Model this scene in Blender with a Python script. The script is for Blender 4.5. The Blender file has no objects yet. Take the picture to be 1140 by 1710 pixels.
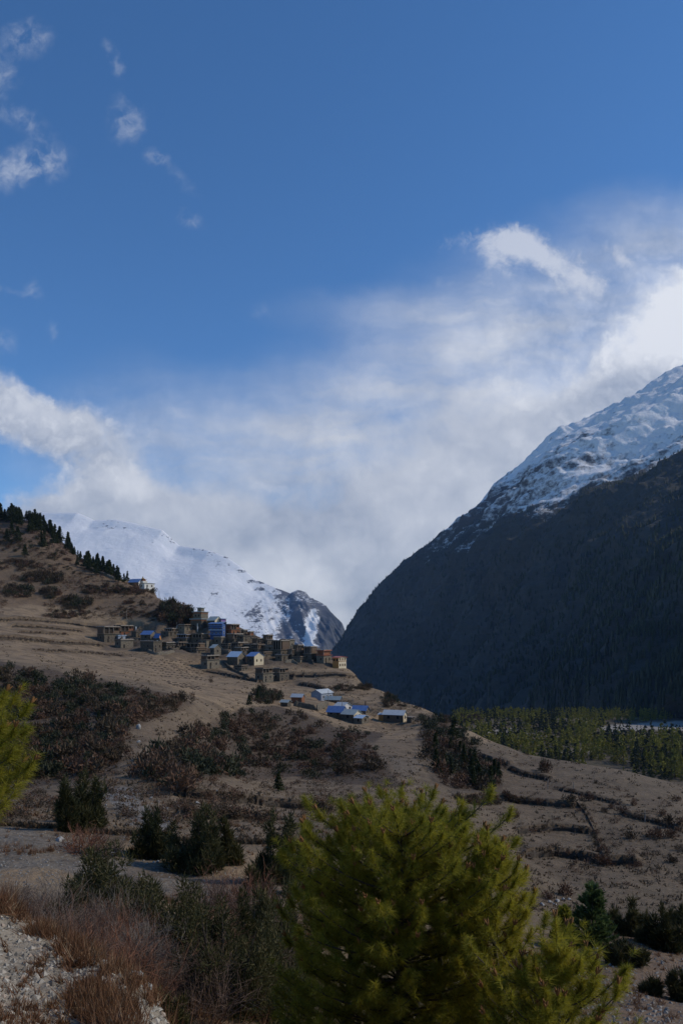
import bpy, math, random
import numpy as np
from mathutils import Vector

R = math.radians
SC = bpy.context.scene
COL = SC.collection

# ------------------------------------------------------------------ camera
F, HZ, CX = 1329.0, 1060.0, 570.0          # focal length, horizon row and centre column of the photograph
cam_data = bpy.data.cameras.new('camera')
cam_data.sensor_fit = 'VERTICAL'
cam_data.sensor_height = 36.0
cam_data.lens = F / 1710.0 * 36.0
cam_data.shift_y = (HZ - 855.0) / 1710.0
cam_data.clip_start = 0.1
cam_data.clip_end = 60000.0
cam = bpy.data.objects.new('camera', cam_data)
cam.rotation_euler = (R(90), 0, 0)
COL.objects.link(cam)
SC.camera = cam

# ------------------------------------------------------------------ light and exposure
SUN_EL, SUN_AZ = R(38), R(84)             # azimuth from +Y towards +X
SUN_DIR = Vector((math.cos(SUN_EL) * math.sin(SUN_AZ), math.cos(SUN_EL) * math.cos(SUN_AZ), math.sin(SUN_EL)))
sun = bpy.data.lights.new('sun', 'SUN')
sun.energy = 2.6
sun.angle = R(0.5)
sun.color = (1.0, 0.90, 0.75)
sun_ob = bpy.data.objects.new('sun', sun)
sun_ob.rotation_euler = SUN_DIR.to_track_quat('Z', 'Y').to_euler()
COL.objects.link(sun_ob)
SC.view_settings.view_transform = 'Standard'
SC.view_settings.look = 'None'
SC.view_settings.gamma = 1.0
SC.view_settings.exposure = 0.0
SC.cycles.use_denoising = True
SC.cycles.max_bounces = 5
SC.cycles.diffuse_bounces = 2
SC.cycles.transmission_bounces = 3
SC.cycles.volume_bounces = 0
SC.cycles.transparent_max_bounces = 4


class S:
    """A node socket that can be used in arithmetic; builds Math nodes."""
    tree = None

    def __init__(self, s): self.s = s

    @staticmethod
    def put(v, sock):
        if isinstance(v, S): S.tree.links.new(v.s, sock)
        else: sock.default_value = v

    @staticmethod
    def m(op, *a):
        n = S.tree.nodes.new('ShaderNodeMath'); n.operation = op
        for i, v in enumerate(a): S.put(v, n.inputs[i])
        return S(n.outputs[0])

    def __add__(s, o): return S.m('ADD', s, o)
    def __radd__(s, o): return S.m('ADD', s, o)
    def __sub__(s, o): return S.m('SUBTRACT', s, o)
    def __rsub__(s, o): return S.m('SUBTRACT', o, s)
    def __mul__(s, o): return S.m('MULTIPLY', s, o)
    def __rmul__(s, o): return S.m('MULTIPLY', s, o)
    def __truediv__(s, o): return S.m('DIVIDE', s, o)
    def max(s, o): return S.m('MAXIMUM', s, o)
    def min(s, o): return S.m('MINIMUM', s, o)

    def ss(s, a, b):
        n = S.tree.nodes.new('ShaderNodeMapRange'); n.interpolation_type = 'SMOOTHSTEP'
        S.put(s, n.inputs[0]); n.inputs[1].default_value = a; n.inputs[2].default_value = b
        return S(n.outputs[0])


def nd(kind, **kw):
    n = S.tree.nodes.new(kind)
    for k, v in kw.items(): setattr(n, k, v)
    return n


def vmath(op, a, b=None, c=None):
    n = nd('ShaderNodeVectorMath', operation=op)
    S.put(a, n.inputs[0])
    if b is not None: S.put(b, n.inputs[1])
    if c is not None: S.put(c, n.inputs[3 if op == 'SCALE' else 2])
    return S(n.outputs['Value'] if op in ('LENGTH', 'DOT_PRODUCT', 'DISTANCE') else n.outputs[0])


def noise(v, scale, detail=4.0, rough=0.55, dist=0.0, color=False, lac=2.0):
    n = nd('ShaderNodeTexNoise')
    if v is not None: S.put(v, n.inputs['Vector'])
    n.inputs['Scale'].default_value = scale; n.inputs['Detail'].default_value = detail
    n.inputs['Roughness'].default_value = rough; n.inputs['Distortion'].default_value = dist
    n.inputs['Lacunarity'].default_value = lac
    return S(n.outputs['Color' if color else 'Fac'])


def voronoi(v, scale, feature='F1', out='Distance'):
    n = nd('ShaderNodeTexVoronoi', feature=feature)
    if v is not None: S.put(v, n.inputs['Vector'])
    n.inputs['Scale'].default_value = scale
    return S(n.outputs[out])


def mix(f, a, b, blend='MIX'):
    n = nd('ShaderNodeMix', data_type='RGBA', blend_type=blend)
    S.put(f, n.inputs[0])
    for v, k in ((a, 6), (b, 7)):
        if isinstance(v, S): S.put(v, n.inputs[k])
        else: n.inputs[k].default_value = (*v[:3], 1)
    return S(n.outputs[2])


# ------------------------------------------------------------------ world: Nishita sky with a procedural cloud deck
world = bpy.data.worlds.new('World')
SC.world = world
world.use_nodes = True
T = world.node_tree
T.nodes.clear()
S.tree = T
sky = nd('ShaderNodeTexSky', sky_type='NISHITA')
sky.sun_disc = False
sky.sun_elevation = SUN_EL
sky.sun_rotation = SUN_AZ
sky.altitude = 3300
sky.air_density = 1.0
sky.dust_density = 0.4
sky.ozone_density = 2.0
g = S(nd('ShaderNodeTexCoord').outputs['Generated'])
sp = nd('ShaderNodeSeparateXYZ'); S.put(g, sp.inputs[0])
dx, dy, dz = (S(sp.outputs[i]) for i in range(3))
dyc = dy.max(0.12)
qx, qy = dx / dyc, dz / dyc               # position on a far cloud plane, in units of its distance
cmb = nd('ShaderNodeCombineXYZ'); S.put(qx * 13.29 + 5.7, cmb.inputs[0]); S.put(10.6 - qy * 13.29, cmb.inputs[1])
Q = S(cmb.outputs[0])                     # hundreds of photograph pixels seen from the camera's place
wob = vmath('SUBTRACT', noise(Q, 0.9, 5, 0.6, color=True), (0.5, 0.5, 0.5))
QW = vmath('ADD', Q, vmath('SCALE', wob, None, 0.55))
wob2 = vmath('SUBTRACT', noise(Q, 3.2, 5, 0.6, color=True), (0.5, 0.5, 0.5))
QW2 = vmath('ADD', vmath('ADD', Q, vmath('SCALE', wob, None, 0.25)), vmath('SCALE', wob2, None, 0.22))


def blob(px, py, rx, ry, rot=0.0, w=1.0, q=None):
    n = nd('ShaderNodeMapping', vector_type='TEXTURE')
    S.put(q if q is not None else QW, n.inputs[0])
    n.inputs[1].default_value = (px / 100, py / 100, 0)
    n.inputs[2].default_value = (0, 0, R(rot))
    n.inputs[3].default_value = (rx / 100, ry / 100, 1)
    return vmath('LENGTH', S(n.outputs[0])).ss(1.0, 0.0) * w


def total(items):
    o = None
    for b in items: o = b if o is None else o + b
    return o


n1 = noise(QW, 0.62, 9, 0.53)
n2 = noise(QW2, 2.4, 9, 0.62, 0.3)
n3 = noise(QW, 2.6, 6, 0.55)
n4 = noise(QW2, 5.5, 7, 0.6)
bil = S.m('ABSOLUTE', n3 * 2.0 - 1.0)
n1s = noise(vmath('ADD', QW, (0.30, -0.26, 0)), 0.62, 4, 0.5)
rough = total([blob(1120, 560, 420, 300, 0, 1.3), blob(60, 720, 330, 190, 0, 1.3)]).min(1.0) * 0.75 + 0.25
bank = total([blob(1230, 650, 340, 270, 0, 1.9), blob(900, 800, 430, 280, -30, 1.5), blob(600, 1000, 520, 300, 0, 1.9),
              blob(330, 960, 430, 210, 12, 1.3), blob(120, 880, 260, 130, 0, 1.1), blob(40, 690, 250, 88, 20, 1.5),
              blob(205, 800, 170, 120, 30, .8), blob(700, 740, 260, 180, -20, .4), blob(1160, 520, 150, 120, -30, 1.0)])
veil = total([blob(960, 560, 460, 240, -10, .75), blob(680, 520, 300, 60, 0, .3), blob(1120, 390, 260, 110, 0, .4),
              blob(430, 770, 460, 200, 0, .45), blob(640, 690, 460, 200, -14, .6), blob(200, 760, 260, 200, 0, .35)])
puff = total([blob(855, 402, 115, 58, 14, 1.05), blob(935, 447, 130, 64, 30, 1.1), blob(825, 440, 75, 85, 0, .6), blob(1035, 425, 72, 26, 42, .9),
              blob(740, 390, 45, 65, -35, .42), blob(450, 815, 66, 26, 0, .75), blob(985, 470, 70, 40, 0, .6)])
tiny = total([blob(*a, QW2) for a in ((45, 62, 66, 54, 0, .85), (188, 95, 22, 66, -25, .6), (213, 200, 54, 66, 0, .8),
              (258, 262, 34, 26, 0, .8), (62, 275, 92, 62, -15, .95), (40, 200, 80, 34, 28, .7), (315, 366, 46, 26, 18, .7),
              (440, 521, 30, 26, 0, .6), (56, 490, 32, 44, 0, .5), (90, 550, 20, 34, 0, .5), (0, 285, 60, 60, 0, .6),
              (0, 125, 60, 80, 0, .6), (0, 570, 50, 50, 0, .55), (300, 300, 80, 26, 45, .4), (740, 470, 36, 22, 0, .4),
              (5, 480, 50, 14, 20, .5), (300, 690, 60, 20, 10, .4))])
a_bank = (bank + (n1 - 0.5) * 1.5 + ((n3 - 0.5) * 0.8 + (n4 - 0.5) * 0.45) * rough).ss(0.32, 1.05) * bank.ss(0.0, 0.3)
smp = nd('ShaderNodeMapping'); S.put(QW, smp.inputs[0]); smp.inputs[2].default_value = (0, 0, R(32)); smp.inputs[3].default_value = (0.35, 1.5, 1)
streak = noise(S(smp.outputs[0]), 1.3, 8, 0.6)
a_veil = veil * (n1 * 0.6 + streak * 1.7 - 0.25).max(0.0)
a_puff = (puff + (n1 - 0.5) * 0.9 + (n2 - 0.5) * 2.0 + (n4 - 0.5) * 0.6 - 0.25).ss(0.05, 1.05) * puff.ss(0.0, 0.3)
a_tiny = (tiny * (n2 * 3.4 - 1.1)).ss(0.05, 1.0) * 0.55
alpha = (1.0 - (1.0 - a_bank * 0.97) * (1.0 - a_veil.min(1.0)) * (1.0 - a_puff * 0.8) * (1.0 - a_tiny))
alpha = alpha.max(0.0).min(1.0) * dy.ss(-0.1, 0.15)
grey = total([blob(560, 870, 300, 130, 0, .45), blob(610, 985, 130, 75, 0, .9), blob(1000, 640, 170, 80, -25, .8),
              blob(430, 900, 150, 80, 0, .5), blob(150, 870, 220, 80, 0, .5), blob(1040, 530, 100, 70, 0, .3),
              blob(60, 745, 180, 40, 22, .35)])
lit = (n1 - n1s) * 1.1 + ((n3 - 0.5) * 0.5 + (n4 - 0.5) * 0.3 + (bil - 0.2) * 0.7) * rough + 0.46 - grey * 0.42 \
    + total([blob(1140, 530, 170, 140, 0, 1.0), blob(1010, 600, 170, 70, -25, .6), blob(760, 560, 340, 130, 0, .15), blob(880, 650, 130, 70, 0, .25),
             blob(60, 680, 180, 60, 22, .2), blob(220, 790, 90, 55, 0, .25), blob(540, 950, 180, 70, 0, .2)])
cloud_col = mix(lit.max(0.0).min(1.0), (0.29, 0.345, 0.45), (0.84, 0.86, 0.90))
cloud_col = mix(a_puff.max(a_tiny) * (1.0 - a_bank), cloud_col, (0.66, 0.69, 0.76))
SKY_K, CLOUD_K = 1.0, 6.9
hs = nd('ShaderNodeHueSaturation'); hs.inputs['Saturation'].default_value = 1.22; hs.inputs['Value'].default_value = SKY_K
T.links.new(sky.outputs[0], hs.inputs['Color'])
cl = nd('ShaderNodeVectorMath', operation='SCALE'); S.put(cloud_col, cl.inputs[0]); cl.inputs[3].default_value = CLOUD_K
out = mix(alpha, S(hs.outputs[0]), S(cl.outputs[0]))
bg = nd('ShaderNodeBackground'); S.put(out, bg.inputs[0]); bg.inputs[1].default_value = 0.15
wo = nd('ShaderNodeOutputWorld'); T.links.new(bg.outputs[0], wo.inputs[0])

# ------------------------------------------------------------------ helpers: noise, meshes, tags
def _h(ix, iy, seed):
    h = (ix.astype(np.int64) * 374761393 + iy.astype(np.int64) * 668265263 + (int(seed) * 1442695041 & 0xFFFFFFFF)) & 0xFFFFFFFF
    h = ((h ^ (h >> 13)) * 1274126177) & 0xFFFFFFFF
    h = ((h ^ (h >> 16)) * 2246822519) & 0xFFFFFFFF
    return ((h ^ (h >> 15)) & 0xFFFFFF) / float(0xFFFFFF)


def vn(x, y, seed=0):
    x = np.asarray(x, float); y = np.asarray(y, float)
    ix, iy = np.floor(x), np.floor(y)
    fx, fy = x - ix, y - iy
    fx = fx * fx * fx * (fx * (fx * 6 - 15) + 10); fy = fy * fy * fy * (fy * (fy * 6 - 15) + 10)
    a, b, c, d = _h(ix, iy, seed), _h(ix + 1, iy, seed), _h(ix, iy + 1, seed), _h(ix + 1, iy + 1, seed)
    return (a + (b - a) * fx) * (1 - fy) + (c + (d - c) * fx) * fy


def fbm(x, y, octv=5, seed=0, gain=0.5, lac=2.03):
    o, amp, tot = 0.0, 1.0, 0.0
    for k in range(octv):
        o = o + amp * (vn(x, y, seed + k * 17) - 0.5); tot += amp
        amp *= gain; x = np.asarray(x) * lac + 3.7; y = np.asarray(y) * lac - 1.3
    return o / tot * 2


def ridged(x, y, octv=5, seed=0, gain=0.55):
    o, amp, tot = 0.0, 1.0, 0.0
    for k in range(octv):
        o = o + amp * (1 - np.abs(2 * vn(x, y, seed + k * 31) - 1)); tot += amp
        amp *= gain; x = np.asarray(x) * 2.07 + 5.1; y = np.asarray(y) * 2.07 + 1.7
    return o / tot


def sstep(a, b, x):
    t = np.clip((x - a) / (b - a), 0, 1)
    return t * t * (3 - 2 * t)


def px_of(x, y, z): return CX + F * x / y, HZ - F * z / y
def ray(px, py, y): return Vector(((px - CX) / F * y, y, (HZ - py) / F * y))


class MB:
    """Collects vertices and faces (numpy blocks) and links them as ONE mesh object."""

    def __init__(s): s.v, s.t, s.q, s.n, s.mt, s.mq = [], [], [], 0, [], []

    def add(s, v, f, mat=0):
        v = np.asarray(v, float).reshape(-1, 3); f = np.asarray(f, np.int64)
        if f.size == 0: return s
        s.v.append(v)
        (s.t if f.shape[1] == 3 else s.q).append(f + s.n)
        (s.mt if f.shape[1] == 3 else s.mq).append(np.full(len(f), mat, np.int32))
        s.n += len(v)
        return s

    def box(s, x0, x1, y0, y1, z0, z1, mat=0):
        v = [(x, y, z) for z in (z0, z1) for x, y in ((x0, y0), (x1, y0), (x1, y1), (x0, y1))]
        f = [(0, 3, 2, 1), (4, 5, 6, 7), (0, 1, 5, 4), (1, 2, 6, 5), (2, 3, 7, 6), (3, 0, 4, 7)]
        return s.add(v, f, mat)

    def tube(s, pts, rad, n=5, mat=0, cap=True):
        pts = np.asarray(pts, float); k = len(pts)
        rad = np.broadcast_to(np.asarray(rad, float), (k,))
        tan = np.gradient(pts, axis=0); tan /= np.linalg.norm(tan, axis=1, keepdims=True) + 1e-9
        ref = np.where(np.abs(tan[:, 2:3]) < 0.9, np.array([[0, 0, 1.0]]), np.array([[1.0, 0, 0]]))
        a = np.cross(tan, ref); a /= np.linalg.norm(a, axis=1, keepdims=True) + 1e-9
        b = np.cross(tan, a)
        th = np.arange(n) / n * 2 * np.pi
        v = pts[:, None] + rad[:, None, None] * (a[:, None] * np.cos(th)[None, :, None] + b[:, None] * np.sin(th)[None, :, None])
        i = np.arange(k - 1)[:, None] * n; j = np.arange(n)[None]; jn = (j + 1) % n
        f = np.stack([i + j, i + jn, i + n + jn, i + n + j], -1).reshape(-1, 4)
        return s.add(v.reshape(-1, 3), f, mat)

    def mesh(s, name, smooth=False):
        me = bpy.data.meshes.new(name)
        V = np.concatenate(s.v)
        tr = np.concatenate(s.t) if s.t else np.zeros((0, 3), np.int64)
        qu = np.concatenate(s.q) if s.q else np.zeros((0, 4), np.int64)
        me.vertices.add(len(V)); me.vertices.foreach_set('co', V.astype(np.float32).ravel())
        loops = np.concatenate([tr.ravel(), qu.ravel()]).astype(np.int32)
        me.loops.add(len(loops)); me.loops.foreach_set('vertex_index', loops)
        me.polygons.add(len(tr) + len(qu))
        st = np.concatenate([np.arange(len(tr)) * 3, len(tr) * 3 + np.arange(len(qu)) * 4]).astype(np.int32)
        me.polygons.foreach_set('loop_start', st)
        mi = np.concatenate(s.mt + s.mq).astype(np.int32)
        me.polygons.foreach_set('material_index', mi)
        me.polygons.foreach_set('use_smooth', np.full(len(mi), smooth))
        me.update(calc_edges=True)
        return me

    def build(s, name, mats, parent=None, smooth=False):
        me = s.mesh(name, smooth)
        for m in (mats if isinstance(mats, (list, tuple)) else [mats]): me.materials.append(m)
        return link(name, me, parent)


def link(name, data, parent=None):
    o = bpy.data.objects.new(name, data)
    COL.objects.link(o)
    if parent: o.parent = parent
    return o


def tag(o, label=None, cat=None, group=None, kind=None):
    if label: o['label'] = label
    if cat: o['category'] = cat
    if group: o['group'] = group
    if kind: o['kind'] = kind
    return o


def thing(name, label, cat, loc=(0, 0, 0), rz=0.0, group=None, scale=1.0):
    o = link(name, None)
    o.location = loc; o.rotation_euler = (0, 0, rz); o.scale = (scale,) * 3 if np.isscalar(scale) else scale
    o.empty_display_size = 0.1
    return tag(o, label, cat, group)


def place(o, loc, rz=0.0, scale=1.0, rx=0.0, ry=0.0):
    o.location = loc; o.rotation_euler = (rx, ry, rz)
    o.scale = (scale,) * 3 if np.isscalar(scale) else scale
    return o


def dup(src, label=None, group=None):
    """A copy of a thing together with copies of its parts and sub-parts (mesh data shared)."""
    r = src.copy(); COL.objects.link(r)
    if label: r['label'] = label
    if group: r['group'] = group
    for ch in list(KIDS.get(src.name, src.children)):
        c = ch.copy(); COL.objects.link(c); c.parent = r
        for g2 in list(ch.children):
            d = g2.copy(); COL.objects.link(d); d.parent = c
    return r


KIDS = {}


def attr(me, name, vals):
    a = me.attributes.new(name, 'FLOAT', 'POINT'); a.data.foreach_set('value', np.asarray(vals, np.float32).ravel())


def attr_col(me, name, rgb):
    a = me.attributes.new(name, 'FLOAT_COLOR', 'POINT')
    c = np.ones((len(rgb), 4), np.float32); c[:, :3] = rgb
    a.data.foreach_set('color', c.ravel())


def inpoly(px, py, poly):
    px = np.asarray(px); py = np.asarray(py); r = np.zeros(px.shape, bool)
    n = len(poly)
    for i in range(n):
        x0, y0 = poly[i]; x1, y1 = poly[(i + 1) % n]
        if y0 == y1: continue
        c = ((y0 > py) != (y1 > py)) & (px < (x1 - x0) * (py - y0) / (y1 - y0) + x0)
        r ^= c
    return r


# ------------------------------------------------------------------ materials
def material(name, rough=0.9):
    m = bpy.data.materials.new(name); m.use_nodes = True
    S.tree = m.node_tree
    b = m.node_tree.nodes['Principled BSDF']
    b.inputs['Roughness'].default_value = rough
    b.inputs['Specular IOR Level'].default_value = 0.25
    return m, b


def obj_co(): return S(nd('ShaderNodeTexCoord').outputs['Object'])
def pos(): return S(nd('ShaderNodeNewGeometry').outputs['Position'])
def rnd(): return S(nd('ShaderNodeObjectInfo').outputs['Random'])
def attribute(name, out='Fac'): return S(nd('ShaderNodeAttribute', attribute_name=name).outputs[out])


def bump(b, h, strength=0.5, dist=0.1):
    n = nd('ShaderNodeBump'); n.inputs['Strength'].default_value = strength; n.inputs['Distance'].default_value = dist
    S.put(h, n.inputs['Height']); S.tree.links.new(n.outputs[0], b.inputs['Normal'])


def leaf_mat(name, c1, c2, c3=None, scale=1.5, trans=0.25, island=True):
    """Foliage: two or three greens or browns mixed leaf by leaf and clump by clump, some light let through."""
    m, b = material(name, 0.7)
    r = S(nd('ShaderNodeNewGeometry').outputs['Random Per Island']) if island else noise(pos(), 9.0, 1)
    k = noise(pos(), scale, 3, 0.6)
    c = mix((k * 1.6 - 0.3 + (r - 0.5) * 0.5 + (rnd() - 0.5) * 0.5).max(0.0).min(1.0), c1, c2)
    if c3: c = mix((r - 0.86).ss(0.0, 0.1) * 0.7, c, c3)
    S.put(c, b.inputs['Base Color'])
    if trans:
        tr = nd('ShaderNodeBsdfTranslucent'); S.put(c, tr.inputs[0])
        mx = nd('ShaderNodeMixShader'); mx.inputs[0].default_value = trans
        o = m.node_tree.nodes['Material Output']
        S.tree.links.new(b.outputs[0], mx.inputs[1]); S.tree.links.new(tr.outputs[0], mx.inputs[2]); S.tree.links.new(mx.outputs[0], o.inputs[0])
    return m


def stone_mat(name, c1, c2, scale=2.6, bstr=0.6):
    """Coursed rubble masonry: flattened cells with dark joints."""
    m, b = material(name, 0.95)
    co = obj_co()
    mp = nd('ShaderNodeMapping'); S.put(co, mp.inputs[0]); mp.inputs[3].default_value = (1, 1, 2.1)
    v = voronoi(S(mp.outputs[0]), scale, 'DISTANCE_TO_EDGE')
    cell = voronoi(S(mp.outputs[0]), scale, 'F1', 'Color')
    k = noise(co, 1.1, 4, 0.6)
    g2 = nd('ShaderNodeSeparateColor'); S.put(cell, g2.inputs[0])
    c = mix((S(g2.outputs[0]) * 0.6 + k * 0.9 - 0.25 + (rnd() - 0.5) * 0.55).max(0.0).min(1.0), c1, c2)
    c = mix(v.ss(0.0, 0.07), [x * 0.45 for x in c1], c)
    S.put(c, b.inputs['Base Color'])
    bump(b, v.ss(0.0, 0.2), bstr, 0.08)
    return m


def plain_mat(name, c1, c2, scale=1.0, rough=0.85, bstr=0.3, streak=None):
    m, b = material(name, rough)
    co = obj_co()
    if streak:
        mp = nd('ShaderNodeMapping'); S.put(co, mp.inputs[0]); mp.inputs[3].default_value = streak
        co = S(mp.outputs[0])
    k = noise(co, scale, 6, 0.65)
    S.put(mix((k * 1.8 - 0.4 + (rnd() - 0.5) * 0.35).max(0.0).min(1.0), c1, c2), b.inputs['Base Color'])
    if bstr: bump(b, k, bstr, 0.05)
    return m


def sheet_mat(name, c1, c2, rough=0.45, metal=0.0):
    """Corrugated roofing sheet: fine ridges down the slope, patchy fading and dirt."""
    m, b = material(name, rough)
    b.inputs['Metallic'].default_value = metal
    co = obj_co()
    k = noise(co, 0.7, 5, 0.6)
    sx = nd('ShaderNodeSeparateXYZ'); S.put(co, sx.inputs[0])
    w = S.m('SINE', S(sx.outputs[0]) * 22.0)
    S.put(mix((k * 1.7 - 0.35).max(0.0).min(1.0), c1, c2), b.inputs['Base Color'])
    bump(b, w, 0.5, 0.03)
    return m


M = {}
M['stone'] = stone_mat('rubble_stone', (0.075, 0.062, 0.047), (0.185, 0.152, 0.112))
M['stone_pale'] = stone_mat('pale_rubble_stone', (0.13, 0.108, 0.08), (0.26, 0.218, 0.16))
M['mud'] = plain_mat('mud_roof', (0.16, 0.13, 0.10), (0.25, 0.21, 0.165), 1.2)
M['wood'] = plain_mat('weathered_wood', (0.085, 0.055, 0.035), (0.17, 0.115, 0.075), 2.0, streak=(6, 6, 0.6))
M['wood_pale'] = plain_mat('grey_wood', (0.19, 0.16, 0.13), (0.33, 0.28, 0.23), 2.0, streak=(6, 6, 0.6))
M['wood_red'] = plain_mat('red_brown_wood', (0.16, 0.065, 0.035), (0.25, 0.11, 0.055), 2.0, streak=(1, 1, 5))
M['orange'] = plain_mat('orange_paint', (0.42, 0.17, 0.045), (0.52, 0.25, 0.08), 1.4)
M['cream'] = plain_mat('cream_plaster', (0.50, 0.41, 0.27), (0.62, 0.53, 0.38), 1.2)
M['white'] = plain_mat('whitewash', (0.52, 0.49, 0.44), (0.68, 0.65, 0.60), 1.0)
M['grey_board'] = plain_mat('blue_grey_boards', (0.22, 0.24, 0.28), (0.33, 0.35, 0.39), 1.6, streak=(5, 5, 0.7))
M['loft_shade'] = plain_mat('painted_loft_shade', (0.018, 0.014, 0.011), (0.040, 0.030, 0.022), 2.0, 0.95, 0)  # near-black: the shade inside the open lofts, put into the colour
M['dark'] = plain_mat('dark_opening', (0.012, 0.011, 0.010), (0.022, 0.019, 0.016), 2.0, 0.9, 0)
M['blue'] = sheet_mat('blue_roof_sheet', (0.075, 0.145, 0.34), (0.15, 0.235, 0.42))
M['blue_paint'] = plain_mat('blue_paint', (0.035, 0.075, 0.21), (0.07, 0.12, 0.27), 1.5, 0.6)
M['pale_blue'] = sheet_mat('pale_blue_roof_sheet', (0.30, 0.42, 0.58), (0.46, 0.55, 0.65))
M['tin'] = sheet_mat('tin_roof_sheet', (0.36, 0.39, 0.41), (0.52, 0.54, 0.54))
M['tin_grey'] = sheet_mat('grey_tin_roof_sheet', (0.25, 0.29, 0.29), (0.36, 0.40, 0.39))
M['red_sheet'] = sheet_mat('red_roof_sheet', (0.33, 0.075, 0.04), (0.42, 0.12, 0.06))
M['violet'] = plain_mat('violet_paint', (0.16, 0.10, 0.25), (0.22, 0.15, 0.32), 1.5)
M['gold'] = plain_mat('gilt_metal', (0.25, 0.17, 0.06), (0.34, 0.24, 0.09), 1.5, 0.5)
M['bark'] = plain_mat('bark', (0.045, 0.035, 0.027), (0.10, 0.08, 0.06), 9.0, streak=(3, 3, 0.6))
M['bark_grey'] = plain_mat('grey_twigs', (0.15, 0.122, 0.10), (0.27, 0.228, 0.19), 9.0)
M['twig_red'] = plain_mat('red_brown_twigs', (0.13, 0.055, 0.032), (0.25, 0.115, 0.065), 5.0)
M['twig_brown'] = plain_mat('brown_twigs', (0.085, 0.055, 0.042), (0.17, 0.115, 0.085), 5.0)
M['dry_grass'] = leaf_mat('dry_grass', (0.135, 0.058, 0.028), (0.25, 0.135, 0.065), (0.36, 0.28, 0.17), 3.0, 0.2)
M['pine'] = leaf_mat('pine_needles', (0.13, 0.145, 0.016), (0.44, 0.37, 0.034), (0.52, 0.44, 0.11), 1.5, 0.5)
M['bud'] = plain_mat('pine_buds', (0.17, 0.075, 0.025), (0.28, 0.14, 0.05), 9.0)
M['juniper'] = leaf_mat('juniper_leaf', (0.026, 0.032, 0.011), (0.098, 0.086, 0.030), (0.15, 0.105, 0.045), 1.1, 0.25)
M['fir'] = leaf_mat('young_fir_leaf', (0.040, 0.070, 0.022), (0.120, 0.165, 0.050), None, 1.1, 0.3)
M['conifer'] = leaf_mat('conifer_leaf', (0.022, 0.034, 0.012), (0.055, 0.063, 0.020), None, 0.15, 0.2)
M['valley'] = leaf_mat('valley_pine_leaf', (0.045, 0.060, 0.012), (0.36, 0.32, 0.046), None, 0.13, 0.2)
M['forest'] = leaf_mat('mountain_forest_leaf', (0.018, 0.028, 0.012), (0.050, 0.058, 0.020), None, 0.006, 0.1)
M['scrub'] = leaf_mat('scrub_leaf', (0.032, 0.024, 0.013), (0.092, 0.060, 0.033), (0.13, 0.095, 0.06), 0.12, 0.15)
M['scrub_red'] = leaf_mat('russet_scrub_leaf', (0.072, 0.036, 0.021), (0.150, 0.083, 0.048), (0.18, 0.13, 0.09), 0.12, 0.15)
M['scrub_green'] = leaf_mat('green_scrub_leaf', (0.022, 0.028, 0.013), (0.055, 0.055, 0.026), None, 0.12, 0.15)
M['rock'] = plain_mat('grey_rock', (0.20, 0.19, 0.175), (0.42, 0.40, 0.37), 3.0, 0.9, 0.8)
M['rock_white'] = plain_mat('white_rock', (0.28, 0.265, 0.24), (0.46, 0.44, 0.405), 3.0, 0.9, 0.6)
M['rock_dark'] = plain_mat('dark_boulder', (0.030, 0.024, 0.020), (0.085, 0.068, 0.056), 3.0, 1.0, 0.8)
M['gravel'] = plain_mat('grey_brown_gravel', (.17, .155, .135), (.36, .335, .295), 14.0)
M['scree'], b_ = material('pale_scree', .95)
r_ = S(nd('ShaderNodeNewGeometry').outputs['Random Per Island']); k_ = noise(pos(), 30.0, 4, .6)
c_ = mix((r_ * 1.1 + (k_ - .5) * .7).max(0.0).min(1.0), (.13, .112, .088), (.48, .44, .365))
S.put(mix((r_ - .8).ss(0.0, .1) * .6, c_, (.30, .19, .12)), b_.inputs['Base Color'])
M['stubble'] = leaf_mat('field_stubble', (.10, .068, .040), (.22, .155, .092), None, .3, .1)
M['dung'] = plain_mat('dark_manure', (0.045, 0.032, 0.022), (0.085, 0.06, 0.042), 3.0)

# ------------------------------------------------------------------ the ground: one sheet through surveyed points
def zp(px, y, z): return (px, HZ - F * z / y, y)


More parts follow.
